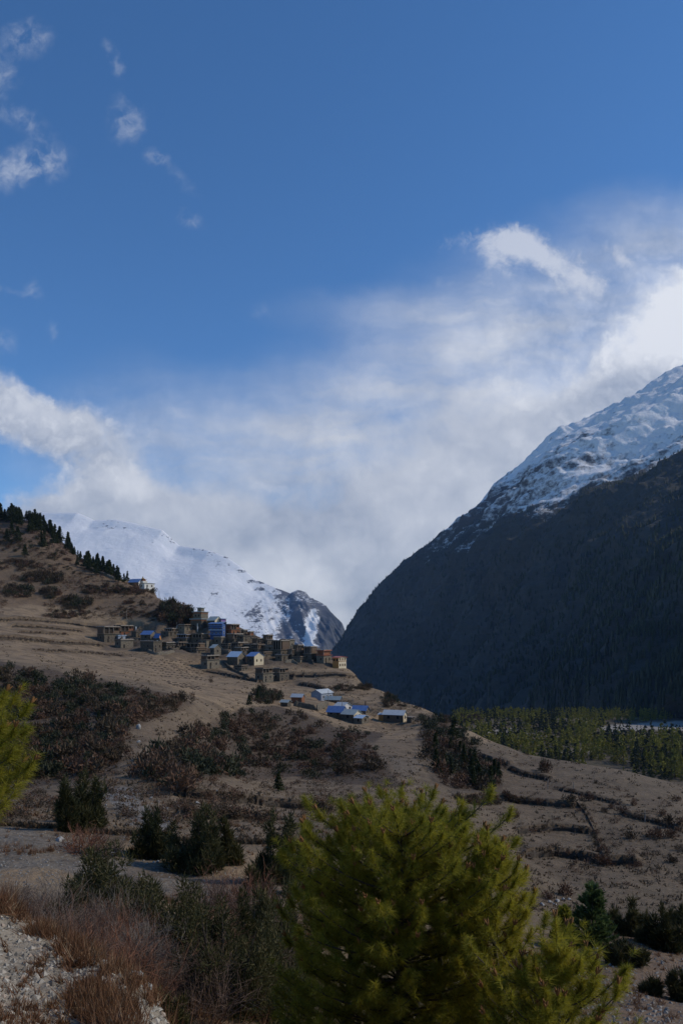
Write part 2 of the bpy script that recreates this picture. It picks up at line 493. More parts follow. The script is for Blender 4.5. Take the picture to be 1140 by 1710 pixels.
CTRL = [
    # the bank the photographer stands on
    zp(-300, 1, -1.6), zp(500, 1, -1.65), zp(1300, 1, -1.9), zp(0, 2, -1.66), zp(500, 2, -1.9), zp(1140, 2, -2.3),
    (0, 1710, 3.6), (0, 1600, 5.0), (0, 1512, 7.0), (-250, 1430, 9.0), (130, 1660, 4.5), (110, 1570, 6.1), (265, 1705, 4.6), (235, 1640, 5.5),
    zp(0, 10, -4.3), zp(300, 7, -3.9), zp(250, 9, -4.7), zp(60, 16, -6.4), zp(60, 28, -9.3), zp(-250, 16, -7), zp(-250, 30, -10.3),
    zp(450, 4, -2.9), zp(450, 7, -4.8), zp(450, 10, -5.5), zp(450, 16, -7.4), zp(450, 28, -10.5), zp(240, 16, -6.5), zp(240, 28, -9.4),
    zp(660, 8.5, -5.9), zp(900, 8, -5.6), zp(900, 12, -7.0), zp(660, 14, -8.4), zp(1140, 8, -5.8), zp(1140, 13, -7.6), zp(660, 25, -11.3),
    # gravel road
    (60, 1462, 36), (60, 1405, 43), (60, 1386, 48), (200, 1475, 36), (250, 1450, 40), (330, 1480, 36.5), (200, 1425, 43.5), (-250, 1400, 44), (450, 1490, 36),
    (330, 1440, 43), (450, 1440, 45),
    # ridge of red soil on the right
    (900, 1691, 20), (1000, 1690, 20), (1000, 1645, 26), (1000, 1592, 34), (985, 1572, 40), (1140, 1700, 20), (1140, 1662, 26), (1140, 1612, 34),
    (1140, 1568, 42), (1140, 1545, 47), (930, 1612, 34), (930, 1580, 42), (800, 1600, 30), (800, 1530, 44), (1330, 1600, 45), (1330, 1690, 22),
    zp(1100, 60, -21.4), (930, 1556, 56), (930, 1522, 74), (1050, 1505, 79), (1000, 1470, 91),
    (930, 1412, 111), (900, 1366, 127), (700, 1450, 50), (700, 1415, 62), (760, 1400, 90), (560, 1372, 62), (520, 1356, 75), (640, 1340, 100), (700, 1338, 107),
    (580, 1440, 46),
    # middle ground
    (60, 1346, 60), (200, 1372, 55), (220, 1331, 66), (0, 1332, 68), (350, 1311, 78), (440, 1346, 75), (330, 1352, 63), (150, 1302, 85), (0, 1292, 95),
    (230, 1242, 112), (100, 1252, 115), (0, 1232, 125), (100, 1182, 160), (0, 1172, 165), (200, 1178, 152), (200, 1150, 185), (0, 1113, 196), (100, 1125, 195),
    (300, 1212, 150), (300, 1162, 190), (330, 1262, 115), (450, 1312, 115), (450, 1288, 163), (400, 1240, 190), (450, 1186, 238), (380, 1176, 220),
    (550, 1290, 150), (560, 1240, 200), (560, 1206, 250), (640, 1262, 165), (680, 1302, 135), (700, 1264, 170), (650, 1213, 261), (760, 1290, 165),
    (760, 1232, 215), (830, 1312, 156), (870, 1341, 139), (850, 1274, 184), (980, 1302, 165), (980, 1341, 140), (1060, 1324, 150), (1060, 1381, 122),
    (1140, 1352, 135), (1140, 1421, 108), (1140, 1480, 91), (1330, 1402, 116), (1330, 1500, 86), (1060, 1440, 102),
    # fields below the village
    (0, 1090, 260), (100, 1100, 270), (0, 1060, 330), (0, 1030, 390), (100, 1060, 390), (200, 1085, 400), (250, 1125, 300), (250, 1100, 370), (330, 1150, 245),
    (400, 1140, 320), (350, 1118, 385), (440, 1141, 343), (470, 1138, 372), (540, 1140, 350), (560, 1160, 310), (540, 1176, 288), (570, 1191, 271),
    (655, 1204, 269), (620, 1155, 330), (520, 1125, 385), (590, 1122, 400), (640, 1150, 345), (700, 1180, 300), (745, 1200, 280), (795, 1229, 240),
    (847, 1258, 205), (900, 1273, 190), (970, 1284, 180), (1028, 1294, 173), (1117, 1323, 154), (1200, 1360, 140),
    # village and hillside
    (200, 1060, 430), (280, 1062, 424), (350, 1075, 420), (430, 1086, 414), (500, 1099, 411), (560, 1112, 411), (400, 1061, 431), (340, 1046, 440),
    (300, 1020, 455), (250, 1000, 490), (230, 981, 520), (150, 1010, 470), (100, 980, 500), (0, 980, 490), (0, 920, 560), (100, 930, 555), (60, 875, 630),
    (0, 862, 650), (150, 945, 570), (170, 950, 580), (205, 969, 545), (-250, 760, 750), (-250, 900, 560), (-250, 1040, 350), (-250, 1130, 190),
    (-250, 1250, 110), (-250, 1350, 60), (400, 1052, 437), (480, 1072, 430), (540, 1088, 424), (578, 1113, 418),
    # hidden ground behind the crest, and the valley floor
    zp(300, 560, 0), zp(350, 520, -12), zp(450, 500, -34), zp(560, 480, -48), zp(650, 400, -45), zp(750, 345, -55), zp(850, 320, -62), zp(1000, 330, -75),
    zp(1140, 320, -82), zp(800, 450, -95), zp(1000, 450, -104), zp(1250, 450, -112), zp(500, 640, -106), zp(700, 640, -109), zp(900, 640, -110),
    zp(1140, 640, -110), zp(1350, 640, -110), zp(300, 640, -60), zp(200, 640, 8), zp(100, 690, 70), zp(0, 740, 92), zp(-250, 900, 160), zp(0, 950, 40),
    zp(200, 900, -60), zp(350, 850, -110), zp(300, 1150, -120), zp(600, 1150, -120), zp(900, 1150, -120), zp(1350, 1150, -120), zp(0, 1200, -80), zp(-250, 1200, 40),
    zp(600, 850, -114), zp(900, 850, -114), zp(1350, 850, -114),
]
CT = np.array(CTRL)
KX, KY = 1 / 200.0, 3.0
ca = np.stack([CT[:, 0] * KX, np.log(CT[:, 2]) * KY], 1)
cs = (HZ - CT[:, 1]) / F


def _phi(d2): return 0.5 * d2 * np.log(d2 + 1e-12)


_n = len(ca)
_A = np.zeros((_n + 3, _n + 3))
_A[:_n, :_n] = _phi(((ca[:, None] - ca[None]) ** 2).sum(-1)) + np.eye(_n) * 0.003
_A[:_n, _n] = 1; _A[:_n, _n + 1:] = ca
_A[_n:, :_n] = _A[:_n, _n:].T
_w = np.linalg.solve(_A, np.concatenate([cs, np.zeros(3)]))


def base_s(px, y):
    a = np.clip(px, -250, 1350) * KX; b = np.log(y) * KY
    o = _w[_n] + _w[_n + 1] * a + _w[_n + 2] * b
    for i in range(_n): o = o + _w[i] * _phi((a - ca[i, 0]) ** 2 + (b - ca[i, 1]) ** 2)
    return o


# close to the camera the heights themselves are interpolated
_nk = CT[:, 2] < 45
_na = ca[_nk] * np.array([1.0, .55]); _nz = (HZ - CT[_nk, 1]) / F * CT[_nk, 2]
_m = len(_na)
_B = np.zeros((_m + 3, _m + 3))
_B[:_m, :_m] = _phi(((_na[:, None] - _na[None]) ** 2).sum(-1)) + np.eye(_m) * 0.002
_B[:_m, _m] = 1; _B[:_m, _m + 1:] = _na; _B[_m:, :_m] = _B[:_m, _m:].T
_v = np.linalg.solve(_B, np.concatenate([_nz, np.zeros(3)]))


def near_z(px, y):
    a = np.clip(px, -300, 1350) * KX; b = np.log(y) * KY * .55
    o = _v[_m] + _v[_m + 1] * a + _v[_m + 2] * b
    for i in range(_m): o = o + _v[i] * _phi((a - _na[i, 0]) ** 2 + (b - _na[i, 1]) ** 2)
    return o


# terrace lips, as seen on the slope: (points, drop in metres); the ground steps down on the near side of each
TERR = {
    'left_a': [(-60, 1036), (40, 1036), (110, 1041), (165, 1049), (185, 1053)],
    'left_b': [(20, 1047), (80, 1049), (140, 1055)],
    'left_c': [(30, 1057), (80, 1058), (118, 1060)],
    'left_d': [(-60, 1064), (30, 1067), (100, 1074), (150, 1076), (175, 1079)],
    'left_e': [(60, 1086), (140, 1090), (210, 1096)],
    'right_a': [(864, 1389), (900, 1385), (945, 1384), (986, 1390)],
    'right_b': [(876, 1428), (925, 1425), (960, 1430), (1010, 1440), (1065, 1441)],
    'right_c': [(960, 1338), (978, 1360), (992, 1390), (1003, 1420), (1010, 1440)],
    'right_d': [(760, 1333), (800, 1332), (850, 1336), (905, 1342), (960, 1346)],
    'right_e': [(848, 1284), (872, 1293), (916, 1302)],
    'right_f': [(798, 1262), (822, 1271), (850, 1279)],
    'centre_a': [(296, 1325), (350, 1332), (400, 1337), (450, 1343), (550, 1352)],
    'centre_b': [(300, 1362), (380, 1363), (450, 1366)],
    'village_a': [(478, 1128), (520, 1130), (560, 1127), (592, 1131)],
    'village_b': [(340, 1121), (385, 1128), (420, 1137), (440, 1139)],
    'village_c': [(500, 1143), (525, 1147), (545, 1151)],
    'right_g': [(1040, 1360), (1090, 1372), (1140, 1388)],
    'right_h': [(930, 1318), (985, 1330), (1040, 1345)],
}

ROWS = np.unique(np.concatenate([np.exp(np.linspace(math.log(0.5), math.log(20), 170)), np.exp(np.linspace(math.log(20), math.log(480), 560)),
                                 np.exp(np.linspace(math.log(480), math.log(1400), 130)), np.exp(np.linspace(math.log(1400), math.log(16000), 40))]))
COLS = np.unique(np.concatenate([np.linspace(-1100, -200, 60), np.linspace(-200, 1340, 560), np.linspace(1340, 2240, 60)]))
GY, GP = np.meshgrid(ROWS, COLS, indexing='ij')
GX = (GP - CX) / F * GY
SB = base_s(GP, np.minimum(GY, 1400))
_q = ROWS < 34
_kn = sstep(34, 20, GY[_q])
SB[_q] = SB[_q] * (1 - _kn) + near_z(GP[_q], GY[_q]) / GY[_q] * _kn
_floor = np.where(GY < 1150, -110 - 0.02 * (GY - 640), np.where(GY < 3000, -120 - 0.1 * (GY - 1150), -305))
_k = sstep(900, 1250, GY)
GZ = SB * GY * (1 - _k) + _floor * _k
_dz = np.zeros_like(GZ)
for lam, amp in ((70, .030), (28, .028), (11, .036), (4.5, .042), (1.8, .05), (.7, .022), (.28, .02)):
    w = sstep(2.2, 4.5, lam / (GY * 0.0075)) * (1 - sstep(500, 900, GY))
    _dz += w * np.minimum(amp * lam, .007 * GY + .004) * fbm(GX / lam + 11, GY / lam + 5, 2, int(lam * 10))
_fld = np.where((GY > 48) & (GY < 420), 0.75, 1.0)
GZ += _dz * _fld
_py0 = HZ - F * GZ / GY
RISE = {'left_a': 1.5, 'left_b': 1.3, 'left_c': 1.0, 'left_d': 1.6, 'left_e': .6, 'right_a': .8, 'right_b': 1.0, 'right_d': .9, 'right_e': .8, 'right_f': .9, 'centre_a': .7, 'centre_b': .5,
        'village_a': 1.6, 'village_b': 1.2, 'village_c': 1.3, 'right_g': .6, 'right_h': .5}
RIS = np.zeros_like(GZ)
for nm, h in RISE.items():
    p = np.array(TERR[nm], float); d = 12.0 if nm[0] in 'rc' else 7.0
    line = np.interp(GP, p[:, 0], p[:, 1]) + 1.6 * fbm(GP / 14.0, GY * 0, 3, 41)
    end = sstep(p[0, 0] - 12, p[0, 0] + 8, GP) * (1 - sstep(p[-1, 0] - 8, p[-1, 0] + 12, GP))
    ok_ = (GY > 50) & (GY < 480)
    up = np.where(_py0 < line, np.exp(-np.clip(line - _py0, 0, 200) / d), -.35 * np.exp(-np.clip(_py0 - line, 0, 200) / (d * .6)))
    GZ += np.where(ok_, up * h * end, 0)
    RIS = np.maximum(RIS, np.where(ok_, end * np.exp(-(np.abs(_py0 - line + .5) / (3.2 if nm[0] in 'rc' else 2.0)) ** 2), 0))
SGRID = GZ / GY


def gz(x, y):
    """Height of the ground under a point."""
    p = CX + F * x / y
    j = np.clip(np.searchsorted(COLS, p) - 1, 0, len(COLS) - 2); i = np.clip(np.searchsorted(ROWS, y) - 1, 0, len(ROWS) - 2)
    fj = (p - COLS[j]) / (COLS[j + 1] - COLS[j]); fi = (y - ROWS[i]) / (ROWS[i + 1] - ROWS[i])
    s = (SGRID[i, j] * (1 - fj) + SGRID[i, j + 1] * fj) * (1 - fi) + (SGRID[i + 1, j] * (1 - fj) + SGRID[i + 1, j + 1] * fj) * fi
    return s * y


def at(px, py, ymin=1.0, ymax=1500.0):
    """The first point of the ground met by the line of sight through (px, py)."""
    j = int(np.clip(np.searchsorted(COLS, px) - 1, 0, len(COLS) - 2)); fj = (px - COLS[j]) / (COLS[j + 1] - COLS[j])
    s = SGRID[:, j] * (1 - fj) + SGRID[:, j + 1] * fj
    r = (HZ - py) / F
    k = np.nonzero((s >= r) & (ROWS > ymin) & (ROWS < ymax))[0]
    if len(k) == 0: return None
    i = k[0]
    if i == 0 or s[i - 1] >= r: y = ROWS[i]
    else: y = ROWS[i - 1] + (ROWS[i] - ROWS[i - 1]) * (r - s[i - 1]) / (s[i] - s[i - 1])
    x = (px - CX) / F * y
    return Vector((x, y, gz(x, y)))


def on(px, y):
    """The ground point in direction px at depth y."""
    x = (px - CX) / F * y
    return Vector((x, y, gz(x, y)))


def track(pts, step):
    """A polyline seen on the slope, laid on the ground and resampled every `step` metres."""
    P = []
    for (a, b), (c, d) in zip(pts[:-1], pts[1:]):
        n = max(2, int(math.hypot(c - a, d - b) / 2))
        for k in range(n):
            q = at(a + (c - a) * k / n, b + (d - b) * k / n, 15)
            if q: P.append(q)
    P = np.array(P)
    for _ in range(2): P[1:-1] = (P[:-2] + P[1:-1] * 2 + P[2:]) / 4
    L = np.concatenate([[0], np.cumsum(np.linalg.norm(np.diff(P[:, :2], axis=0), axis=1))])
    t = np.arange(0, L[-1], step)
    return np.stack([np.interp(t, L, P[:, k]) for k in range(3)], 1)


# colour zones of the ground (true material colours)
ZONES = [
    ('road', [(-400, 1384), (0, 1380), (60, 1390), (160, 1416), (270, 1440), (360, 1462), (470, 1480), (470, 1500), (330, 1506), (200, 1492), (120, 1462), (60, 1450), (-400, 1450)], 28, 60, (.20, .172, .135)),
    ('stream', [(165, 1312), (215, 1318), (300, 1372), (290, 1390), (225, 1376), (160, 1328)], 45, 90, (.205, .195, .18)),
    ('bank', [(-400, 1400), (0, 1505), (110, 1560), (200, 1610), (330, 1700), (330, 2200), (-400, 2400)], .4, 9, (.33, .29, .225)),
    ('ridge', [(860, 1560), (985, 1560), (1140, 1540), (1500, 1520), (1500, 2400), (860, 2400)], 12, 50, (.185, .124, .080)),
    ('oval', [(866, 1390), (945, 1387), (984, 1394), (1000, 1420), (960, 1427), (880, 1424)], 60, 180, (.142, .111, .073)),
    ('oval', [(882, 1432), (930, 1429), (1000, 1444), (990, 1456), (930, 1460), (885, 1448)], 60, 160, (.152, .121, .083)),
    ('oval', [(640, 1262), (690, 1268), (725, 1290), (690, 1300), (655, 1284)], 100, 220, (.165, .132, .096)),
    ('oval', [(770, 1342), (850, 1345), (855, 1372), (790, 1380)], 90, 190, (.13, .104, .078)),
    ('ochre', [(960, 1452), (1140, 1476), (1300, 1490), (1300, 1510), (1100, 1500), (940, 1478), (860, 1470), (880, 1445)], 60, 120, (.25, .185, .11)),
    ('stubble', [(700, 1240), (1400, 1240), (1400, 1520), (840, 1560), (600, 1420), (700, 1330)], 50, 300, (.152, .115, .073)),
    ('scrub', [(-400, 1112), (0, 1104), (200, 1142), (300, 1162), (330, 1172), (290, 1192), (215, 1215), (200, 1292), (100, 1312), (-400, 1312)], 80, 215, (.070, .050, .034)),
    ('scrub', [(205, 1296), (300, 1232), (400, 1184), (450, 1178), (500, 1184), (560, 1212), (640, 1222), (610, 1240), (650, 1290), (700, 1312), (640, 1316), (560, 1304), (480, 1296), (420, 1304), (330, 1300), (300, 1325)], 90, 262, (.066, .048, .033)),
    ('scrub', [(705, 1190), (760, 1204), (800, 1262), (840, 1292), (840, 1322), (760, 1324), (720, 1294), (700, 1232)], 120, 280, (.070, .053, .036)),
    ('hill', [(-400, 600), (320, 600), (320, 1010), (280, 1040), (200, 1030), (90, 1010), (-400, 1010)], 430, 800, (.185, .124, .072)),
    ('village', [(155, 1046), (330, 1036), (400, 1046), (480, 1066), (556, 1092), (560, 1112), (440, 1112), (330, 1094), (260, 1090), (165, 1084)], 380, 470, (.125, .098, .072)),
    ('upper', [(-400, 600), (150, 840), (220, 960), (150, 940), (60, 905), (-400, 900)], 500, 900, (.125, .080, .054)),
    ('shingle', [(980, 1216), (1140, 1205), (1300, 1200), (1300, 1226), (1100, 1219), (1010, 1224)], 800, 1400, (.34, .32, .285)),
    ('shingle', [(818, 1224), (860, 1214), (885, 1226), (850, 1236), (812, 1234)], 600, 1200, (.33, .30, .26)),
    ('shingle', [(915, 1253), (975, 1250), (990, 1258), (940, 1264), (905, 1262)], 600, 1200, (.33, .28, .22)),
]
GC = np.empty(GZ.shape + (3,))
GC[:] = (.300, .215, .128)
_py = HZ - F * SGRID
_wx = fbm(GP / 45, _py / 22, 4, 5) * 16; _wy = fbm(GP / 45 + 9, _py / 22, 4, 8) * 7
_near = GY < 60
_wx = np.where(_near, _wx * 0.8, _wx); _wy = np.where(_near, _wy * 1.6, _wy)
for nm, poly, y0, y1, c in ZONES:
    mk = inpoly(GP + _wx, _py + _wy, poly) & (GY > y0) & (GY < y1)
    GC[mk] = c
_lo = (GY > 48) & (GY < 215) & (GP < 720) & (GC[..., 0] > .29) & (GC[..., 0] < .31)
GC[_lo] = (.200, .148, .094)
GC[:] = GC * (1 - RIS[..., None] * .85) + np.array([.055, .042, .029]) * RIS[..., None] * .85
_vf = (GY > 560) & (GC[..., 0] > .25) & (GC[..., 2] < .2)
GC[_vf & (GZ < -60)] = (.075, .068, .038)
_in = (GY > 1) & (GY < 48) & (GC[..., 0] > .25) & (GC[..., 0] < .27)
GC[_in] = (.100, .068, .047)
for _ in range(2):
    GC[1:-1, 1:-1] = (GC[1:-1, 1:-1] * 2 + GC[:-2, 1:-1] + GC[2:, 1:-1] + GC[1:-1, :-2] + GC[1:-1, 2:]) / 6

nr, nc = GZ.shape
idx = np.arange(nr * nc).reshape(nr, nc)
gm = MB().add(np.stack([GX, GY, GZ], -1).reshape(-1, 3), np.stack([idx[:-1, :-1], idx[:-1, 1:], idx[1:, 1:], idx[1:, :-1]], -1).reshape(-1, 4))
mg, b = material('earth_and_gravel', 0.95)
P3 = pos()
k1 = noise(P3, 0.05, 5, 0.6); k2 = noise(P3, 0.8, 6, 0.62); k3 = noise(P3, 9.0, 4, 0.6)
v1 = voronoi(P3, 3.2, 'F1'); v2 = voronoi(P3, 24.0, 'F1', 'Color')
sv = nd('ShaderNodeSeparateColor'); S.put(v2, sv.inputs[0])
base = attribute('zone', 'Color')
sc3 = nd('ShaderNodeSeparateColor'); S.put(base, sc3.inputs[0])
pale = S(sc3.outputs[2]).ss(0.19, 0.30)
f = 0.46 + k1 * 0.45 + k2 * 0.50 + (k3 - 0.5) * 0.3
f = f + (S(sv.outputs[0]) - 0.45) * pale * 0.55
tint = mix(k2.ss(0.35, 0.65) * 0.30, base, (0.175, 0.115, 0.075))
tuft = noise(P3, 1.7, 5, 0.7).ss(0.53, 0.66) * (1.0 - pale) * 0.6
tint = mix(tuft, tint, (0.085, 0.060, 0.038))
patch = noise(P3, 0.16, 7, 0.68).ss(0.49, 0.60) * (1.0 - pale) * 0.62
tint = mix(patch, tint, (0.105, 0.074, 0.047))
tint = mix(noise(P3, 0.045, 8, 0.7).ss(0.52, 0.60) * (1.0 - pale) * 0.45, tint, (0.115, 0.078, 0.048))
strk = nd('ShaderNodeMapping'); S.put(P3, strk.inputs[0]); strk.inputs[3].default_value = (.25, .25, 3.0)
tint = mix(noise(S(strk.outputs[0]), 0.55, 5, 0.65).ss(0.48, 0.66) * (1.0 - pale) * 0.35, tint, (0.16, 0.118, 0.078))
colr = nd('ShaderNodeVectorMath', operation='SCALE'); S.put(tint, colr.inputs[0]); S.put(f, colr.inputs[3])
S.put(S(colr.outputs[0]), b.inputs['Base Color'])
bump(b, k2 * 0.8 + k3 * 0.12 + v1 * 0.12 + noise(P3, 0.22, 4) * 1.6, 0.9, 0.5)
ground = gm.build('ground', mg, smooth=True)
attr_col(ground.data, 'zone', GC.reshape(-1, 3))
tag(ground, 'brown hillside with fields, gravel road and valley floor below the village', 'ground', kind='structure')


# ------------------------------------------------------------------ the two mountains
def loft(sections, ny, nt):
    """A surface through cross-sections, each a line (px, py) at its own depth."""
    ys = sorted(sections)
    rs = []
    for y in ys:
        p = np.array([((a - CX) / F * y, (HZ - c) / F * y) for a, c in sections[y]])
        L = np.concatenate([[0], np.cumsum(np.hypot(*np.diff(p, axis=0).T))])
        t = np.linspace(0, L[-1], nt)
        rs.append(np.stack([np.interp(t, L, p[:, 0]), np.interp(t, L, p[:, 1])], 1))
    rs = np.array(rs)
    yy = np.linspace(ys[0], ys[-1], ny)
    u = np.interp(yy, ys, np.arange(len(ys)))
    i = np.clip(u.astype(int), 0, len(ys) - 2); t = (u - i)[:, None, None]
    p0, p1, p2, p3 = rs[np.clip(i - 1, 0, None)], rs[i], rs[i + 1], rs[np.clip(i + 2, None, len(ys) - 1)]
    q = 0.5 * (2 * p1 + (p2 - p0) * t + (2 * p0 - 5 * p1 + 4 * p2 - p3) * t ** 2 + (3 * p1 - p0 - 3 * p2 + p3) * t ** 3)
    return np.stack([q[..., 0], np.broadcast_to(yy[:, None], q[..., 0].shape), q[..., 1]], -1)


SEC = {
    950: [(1290, 1210), (1320, 1180), (1360, 1140), (1420, 1090)],
    1150: [(1126, 1206), (1150, 1180), (1190, 1140), (1270, 1075)],
    1400: [(1000, 1206), (1060, 1150), (1140, 1075), (1310, 920)],
    1800: [(890, 1207), (1000, 1095), (1140, 940), (1320, 780)],
    2300: [(790, 1208), (900, 1090), (1010, 960), (1140, 835), (1320, 700)],
    2700: [(735, 1210), (830, 1095), (930, 955), (1014, 850), (1140, 762), (1320, 660)],
    3050: [(690, 1215), (790, 1060), (880, 925), (940, 872), (1020, 815), (1140, 772), (1320, 680)],
    3400: [(650, 1215), (740, 1060), (830, 930), (905, 868), (980, 830), (1080, 770), (1140, 735), (1320, 650)],
    3800: [(610, 1215), (690, 1060), (780, 935), (860, 850), (925, 772), (985, 736), (1050, 708), (1140, 664), (1320, 580)],
    4250: [(570, 1215), (630, 1070), (715, 940), (790, 868), (870, 800), (940, 745), (1000, 715), (1070, 672), (1140, 636), (1330, 540)],
    4700: [(480, 1215), (530, 1112), (553, 1081), (600, 1020), (650, 958), (700, 915), (760, 875), (800, 845), (835, 806), (870, 777), (900, 745), (930, 716), (965, 700), (1000, 688), (1040, 672), (1075, 650), (1105, 625), (1140, 611), (1330, 500)],
    5300: [(560, 1215), (640, 1080), (720, 960), (870, 830), (1000, 740), (1140, 670), (1330, 560)],
}
MV = loft(SEC, 520, 420)
tt = np.linspace(0, 1, 420)[None]
fade = sstep(0.0, 0.12, tt) * (1 - .72 * sstep(4250, 4650, MV[..., 1]))
X_, Y_, Z_ = MV[..., 0].copy(), MV[..., 1].copy(), MV[..., 2].copy()
gul = ridged(Y_ / 330 + 0.25 * fbm(Z_ / 300, Y_ / 500, 3, 3), Z_ / 1500 + X_ / 4000, 5, 21) - 0.62
rug = fbm(Y_ / 120, Z_ / 120, 5, 33)
MV[..., 0] -= fade * (gul * 150 + rug * 34)
MV[..., 2] += fade * (gul * 105 + rug * 34 + fbm(Y_ / 45, X_ / 45, 3, 41) * 14)
MV[..., 2] += sstep(4300, 4600, MV[..., 1]) * sstep(.05, .2, tt) * (ridged(X_ / 150, Y_ / 400, 4, 87) - .6) * 62
mx, my, mz = MV[..., 0], MV[..., 1], MV[..., 2]
snowf = sstep(3080, 3350, my) * 1.0 * sstep(230, 1330, mz + fbm(my / 160, mz / 160, 4, 51) * 330 - gul * 380 - 250 * sstep(4550, 3600, my) * 0)
i2 = np.arange(520 * 420).reshape(520, 420)
mb = MB().add(MV.reshape(-1, 3), np.stack([i2[:-1, :-1], i2[:-1, 1:], i2[1:, 1:], i2[1:, :-1]], -1).reshape(-1, 4))


def mountain_mat(name, rock1, rock2, wood, soft, bd=14.0):
    m, b = material(name, 0.9)
    p = pos()
    a1 = attribute('snow'); w = attribute('wood')
    n_a = noise(p, 0.012, 8, 0.68); n_b = noise(p, 0.04, 7, 0.7)
    mp = nd('ShaderNodeMapping'); S.put(p, mp.inputs[0]); mp.inputs[2].default_value = (R(20), R(35), 0); mp.inputs[3].default_value = (0.3, 0.3, 3.0)
    strata = noise(S(mp.outputs[0]), 0.012, 7, 0.72)
    nz = nd('ShaderNodeSeparateXYZ'); S.put(S(nd('ShaderNodeNewGeometry').outputs['Normal']), nz.inputs[0])
    steep = S.m('ABSOLUTE', S(nz.outputs[2]))
    snow = (a1 * 1.7 + (n_a - 0.5) * 1.0 + (strata - 0.5) * 1.3 + (n_b - 0.5) * 2.5 + (steep - 0.62) * 1.1 - 0.62).ss(soft[0], soft[1]) * a1.ss(0.03, 0.16)
    rock = mix((strata * 1.4 - 0.2 + (n_b - 0.5) * 0.6).max(0.0).min(1.0), rock1, rock2)
    rock = mix(w * (n_b * 1.2).min(1.0), rock, wood)
    S.put(mix(snow, rock, (0.86, 0.86, 0.86)), b.inputs['Base Color'])
    bump(b, n_a * 1.5 + n_b * 0.6 + strata * 0.5, 0.9, bd)
    return m


mountain = mb.build('mountain', mountain_mat('mountain_rock_and_snow', (.055, .05, .048), (.15, .135, .12), (.030, .035, .018), (-.35, .60)), smooth=True)
attr(mountain.data, 'snow', snowf)
attr(mountain.data, 'wood', 1 - sstep(450, 760, mz + rug * 120) * sstep(3000, 3400, my))
tag(mountain, 'steep dark forested mountain with a snow topped shoulder on the right', 'mountain', kind='structure')

# the snow mountain beyond the village
RID = [(-500, 800, 8600), (-150, 845, 8500), (20, 872, 8450), (72, 855, 8400), (130, 855, 8300), (158, 868, 8250), (196, 866, 8200), (239, 876, 8100), (272, 884, 8000), (299, 909, 7900),
       (348, 917, 7700), (381, 930, 7600), (402, 946, 7500), (430, 969, 7400), (443, 974, 7350), (484, 993, 7200), (497, 988, 7150), (522, 1005, 7000), (544, 1012, 6950),
       (571, 1040, 6800), (585, 1075, 6750), (640, 1140, 6700), (760, 1240, 6600)]
RP = np.array([ray(*q) for q in RID])
Lr = np.concatenate([[0], np.cumsum(np.linalg.norm(np.diff(RP, axis=0), axis=1))])
nu, ns = 620, 300
tr_ = np.linspace(0, Lr[-1], nu)
rid = np.stack([np.interp(tr_, Lr, RP[:, k]) for k in range(3)], 1)
ss_ = np.concatenate([np.linspace(-0.35, 0, 30, endpoint=False), np.linspace(0, 1, ns - 30)])
down = np.abs(ss_)
W = np.empty((nu, ns, 3))
rsm = rid.copy()
for _ in range(400): rsm[1:-1] = (rsm[:-2] + 2 * rsm[1:-1] + rsm[2:]) / 4
kb = sstep(0, .14, np.abs(ss_))[None, :, None]
ridb = rid[:, None] * (1 - kb) + rsm[:, None] * kb
W[..., 0] = ridb[..., 0] - ss_[None] * 500
W[..., 1] = ridb[..., 1] - ss_[None] * 2700
W[..., 2] = ridb[..., 2] - (down ** 1.08)[None] * 1750
fr = sstep(0, 0.06, np.abs(ss_))[None]
wx_, wy_, wz_ = W[..., 0].copy(), W[..., 1].copy(), W[..., 2].copy()
butt = sstep(-900, -250, wx_ + 0.25 * (wz_ - 600))          # the rocky buttress at its right end
g2_ = ridged(wx_ / 520 + wz_ / 900, wy_ / 1900, 5, 61) - 0.62
W[..., 2] += (0.25 + fr) * (g2_ * (6 + 250 * butt) + fbm(wx_ / 180, wy_ / 180, 5, 71) * (9 + 60 * butt) + fbm(wx_ / 1500, wy_ / 1500, 3, 75) * 90)
W[..., 1] -= fr * g2_ * (5 + 230 * butt)
pxs = CX + F * W[..., 0] / W[..., 1]; pys = HZ - F * W[..., 2] / W[..., 1]
cou = np.exp(-((pxs - (523 - (pys - 1020) * 0.12) + fbm(pys / 12, pxs / 12, 3, 3) * 5) / 8.5) ** 2) * sstep(1008, 1026, pys)
sn = 0.98 - 0.62 * sstep(330, 520, pxs + (1000 - pys) * 0.35 + fbm(pxs / 30, pys / 30, 5, 13) * 95 + fbm((pxs + pys) / 9, (pys - pxs) / 45, 4, 14) * 60) - 0.10 * sstep(470, 560, pxs) + cou * 0.9
sn -= 0.32 * sstep(940, 1060, pys + fbm(pxs / 25, pys / 25, 3, 8) * 25) * (1 - cou)
i3 = np.arange(nu * ns).reshape(nu, ns)
mb = MB().add(W.reshape(-1, 3), np.stack([i3[:-1, 1:], i3[1:, 1:], i3[1:, :-1], i3[:-1, :-1]], -1).reshape(-1, 4))
_ln = np.abs(fbm(pxs / 55 + pys / 40, pys / 16 - pxs / 90, 4, 19))
sn -= 0.75 * np.exp(-(_ln / .022) ** 2) * sstep(.42, .6, vn(pxs / 40, pys / 30, 23)) * sstep(960, 890, pys)
sn -= 0.5 * sstep(.5, .75, vn(pxs / 14, pys / 6, 29)) * np.exp(-(down[None] / .05) ** 2)
snowm = mb.build('snow_mountain', mountain_mat('snowfield_and_rock', (.085, .09, .105), (.17, .175, .19), (.045, .055, .055), (-.15, .4), 6.0), smooth=True)
attr(snowm.data, 'snow', np.clip(sn, 0, 1.1))
attr(snowm.data, 'wood', sstep(500, 560, pxs) * sstep(1000, 1040, pys) * 0.8)
tag(snowm, 'far snow covered mountain with a rocky blue grey buttress behind the village', 'mountain', kind='structure')

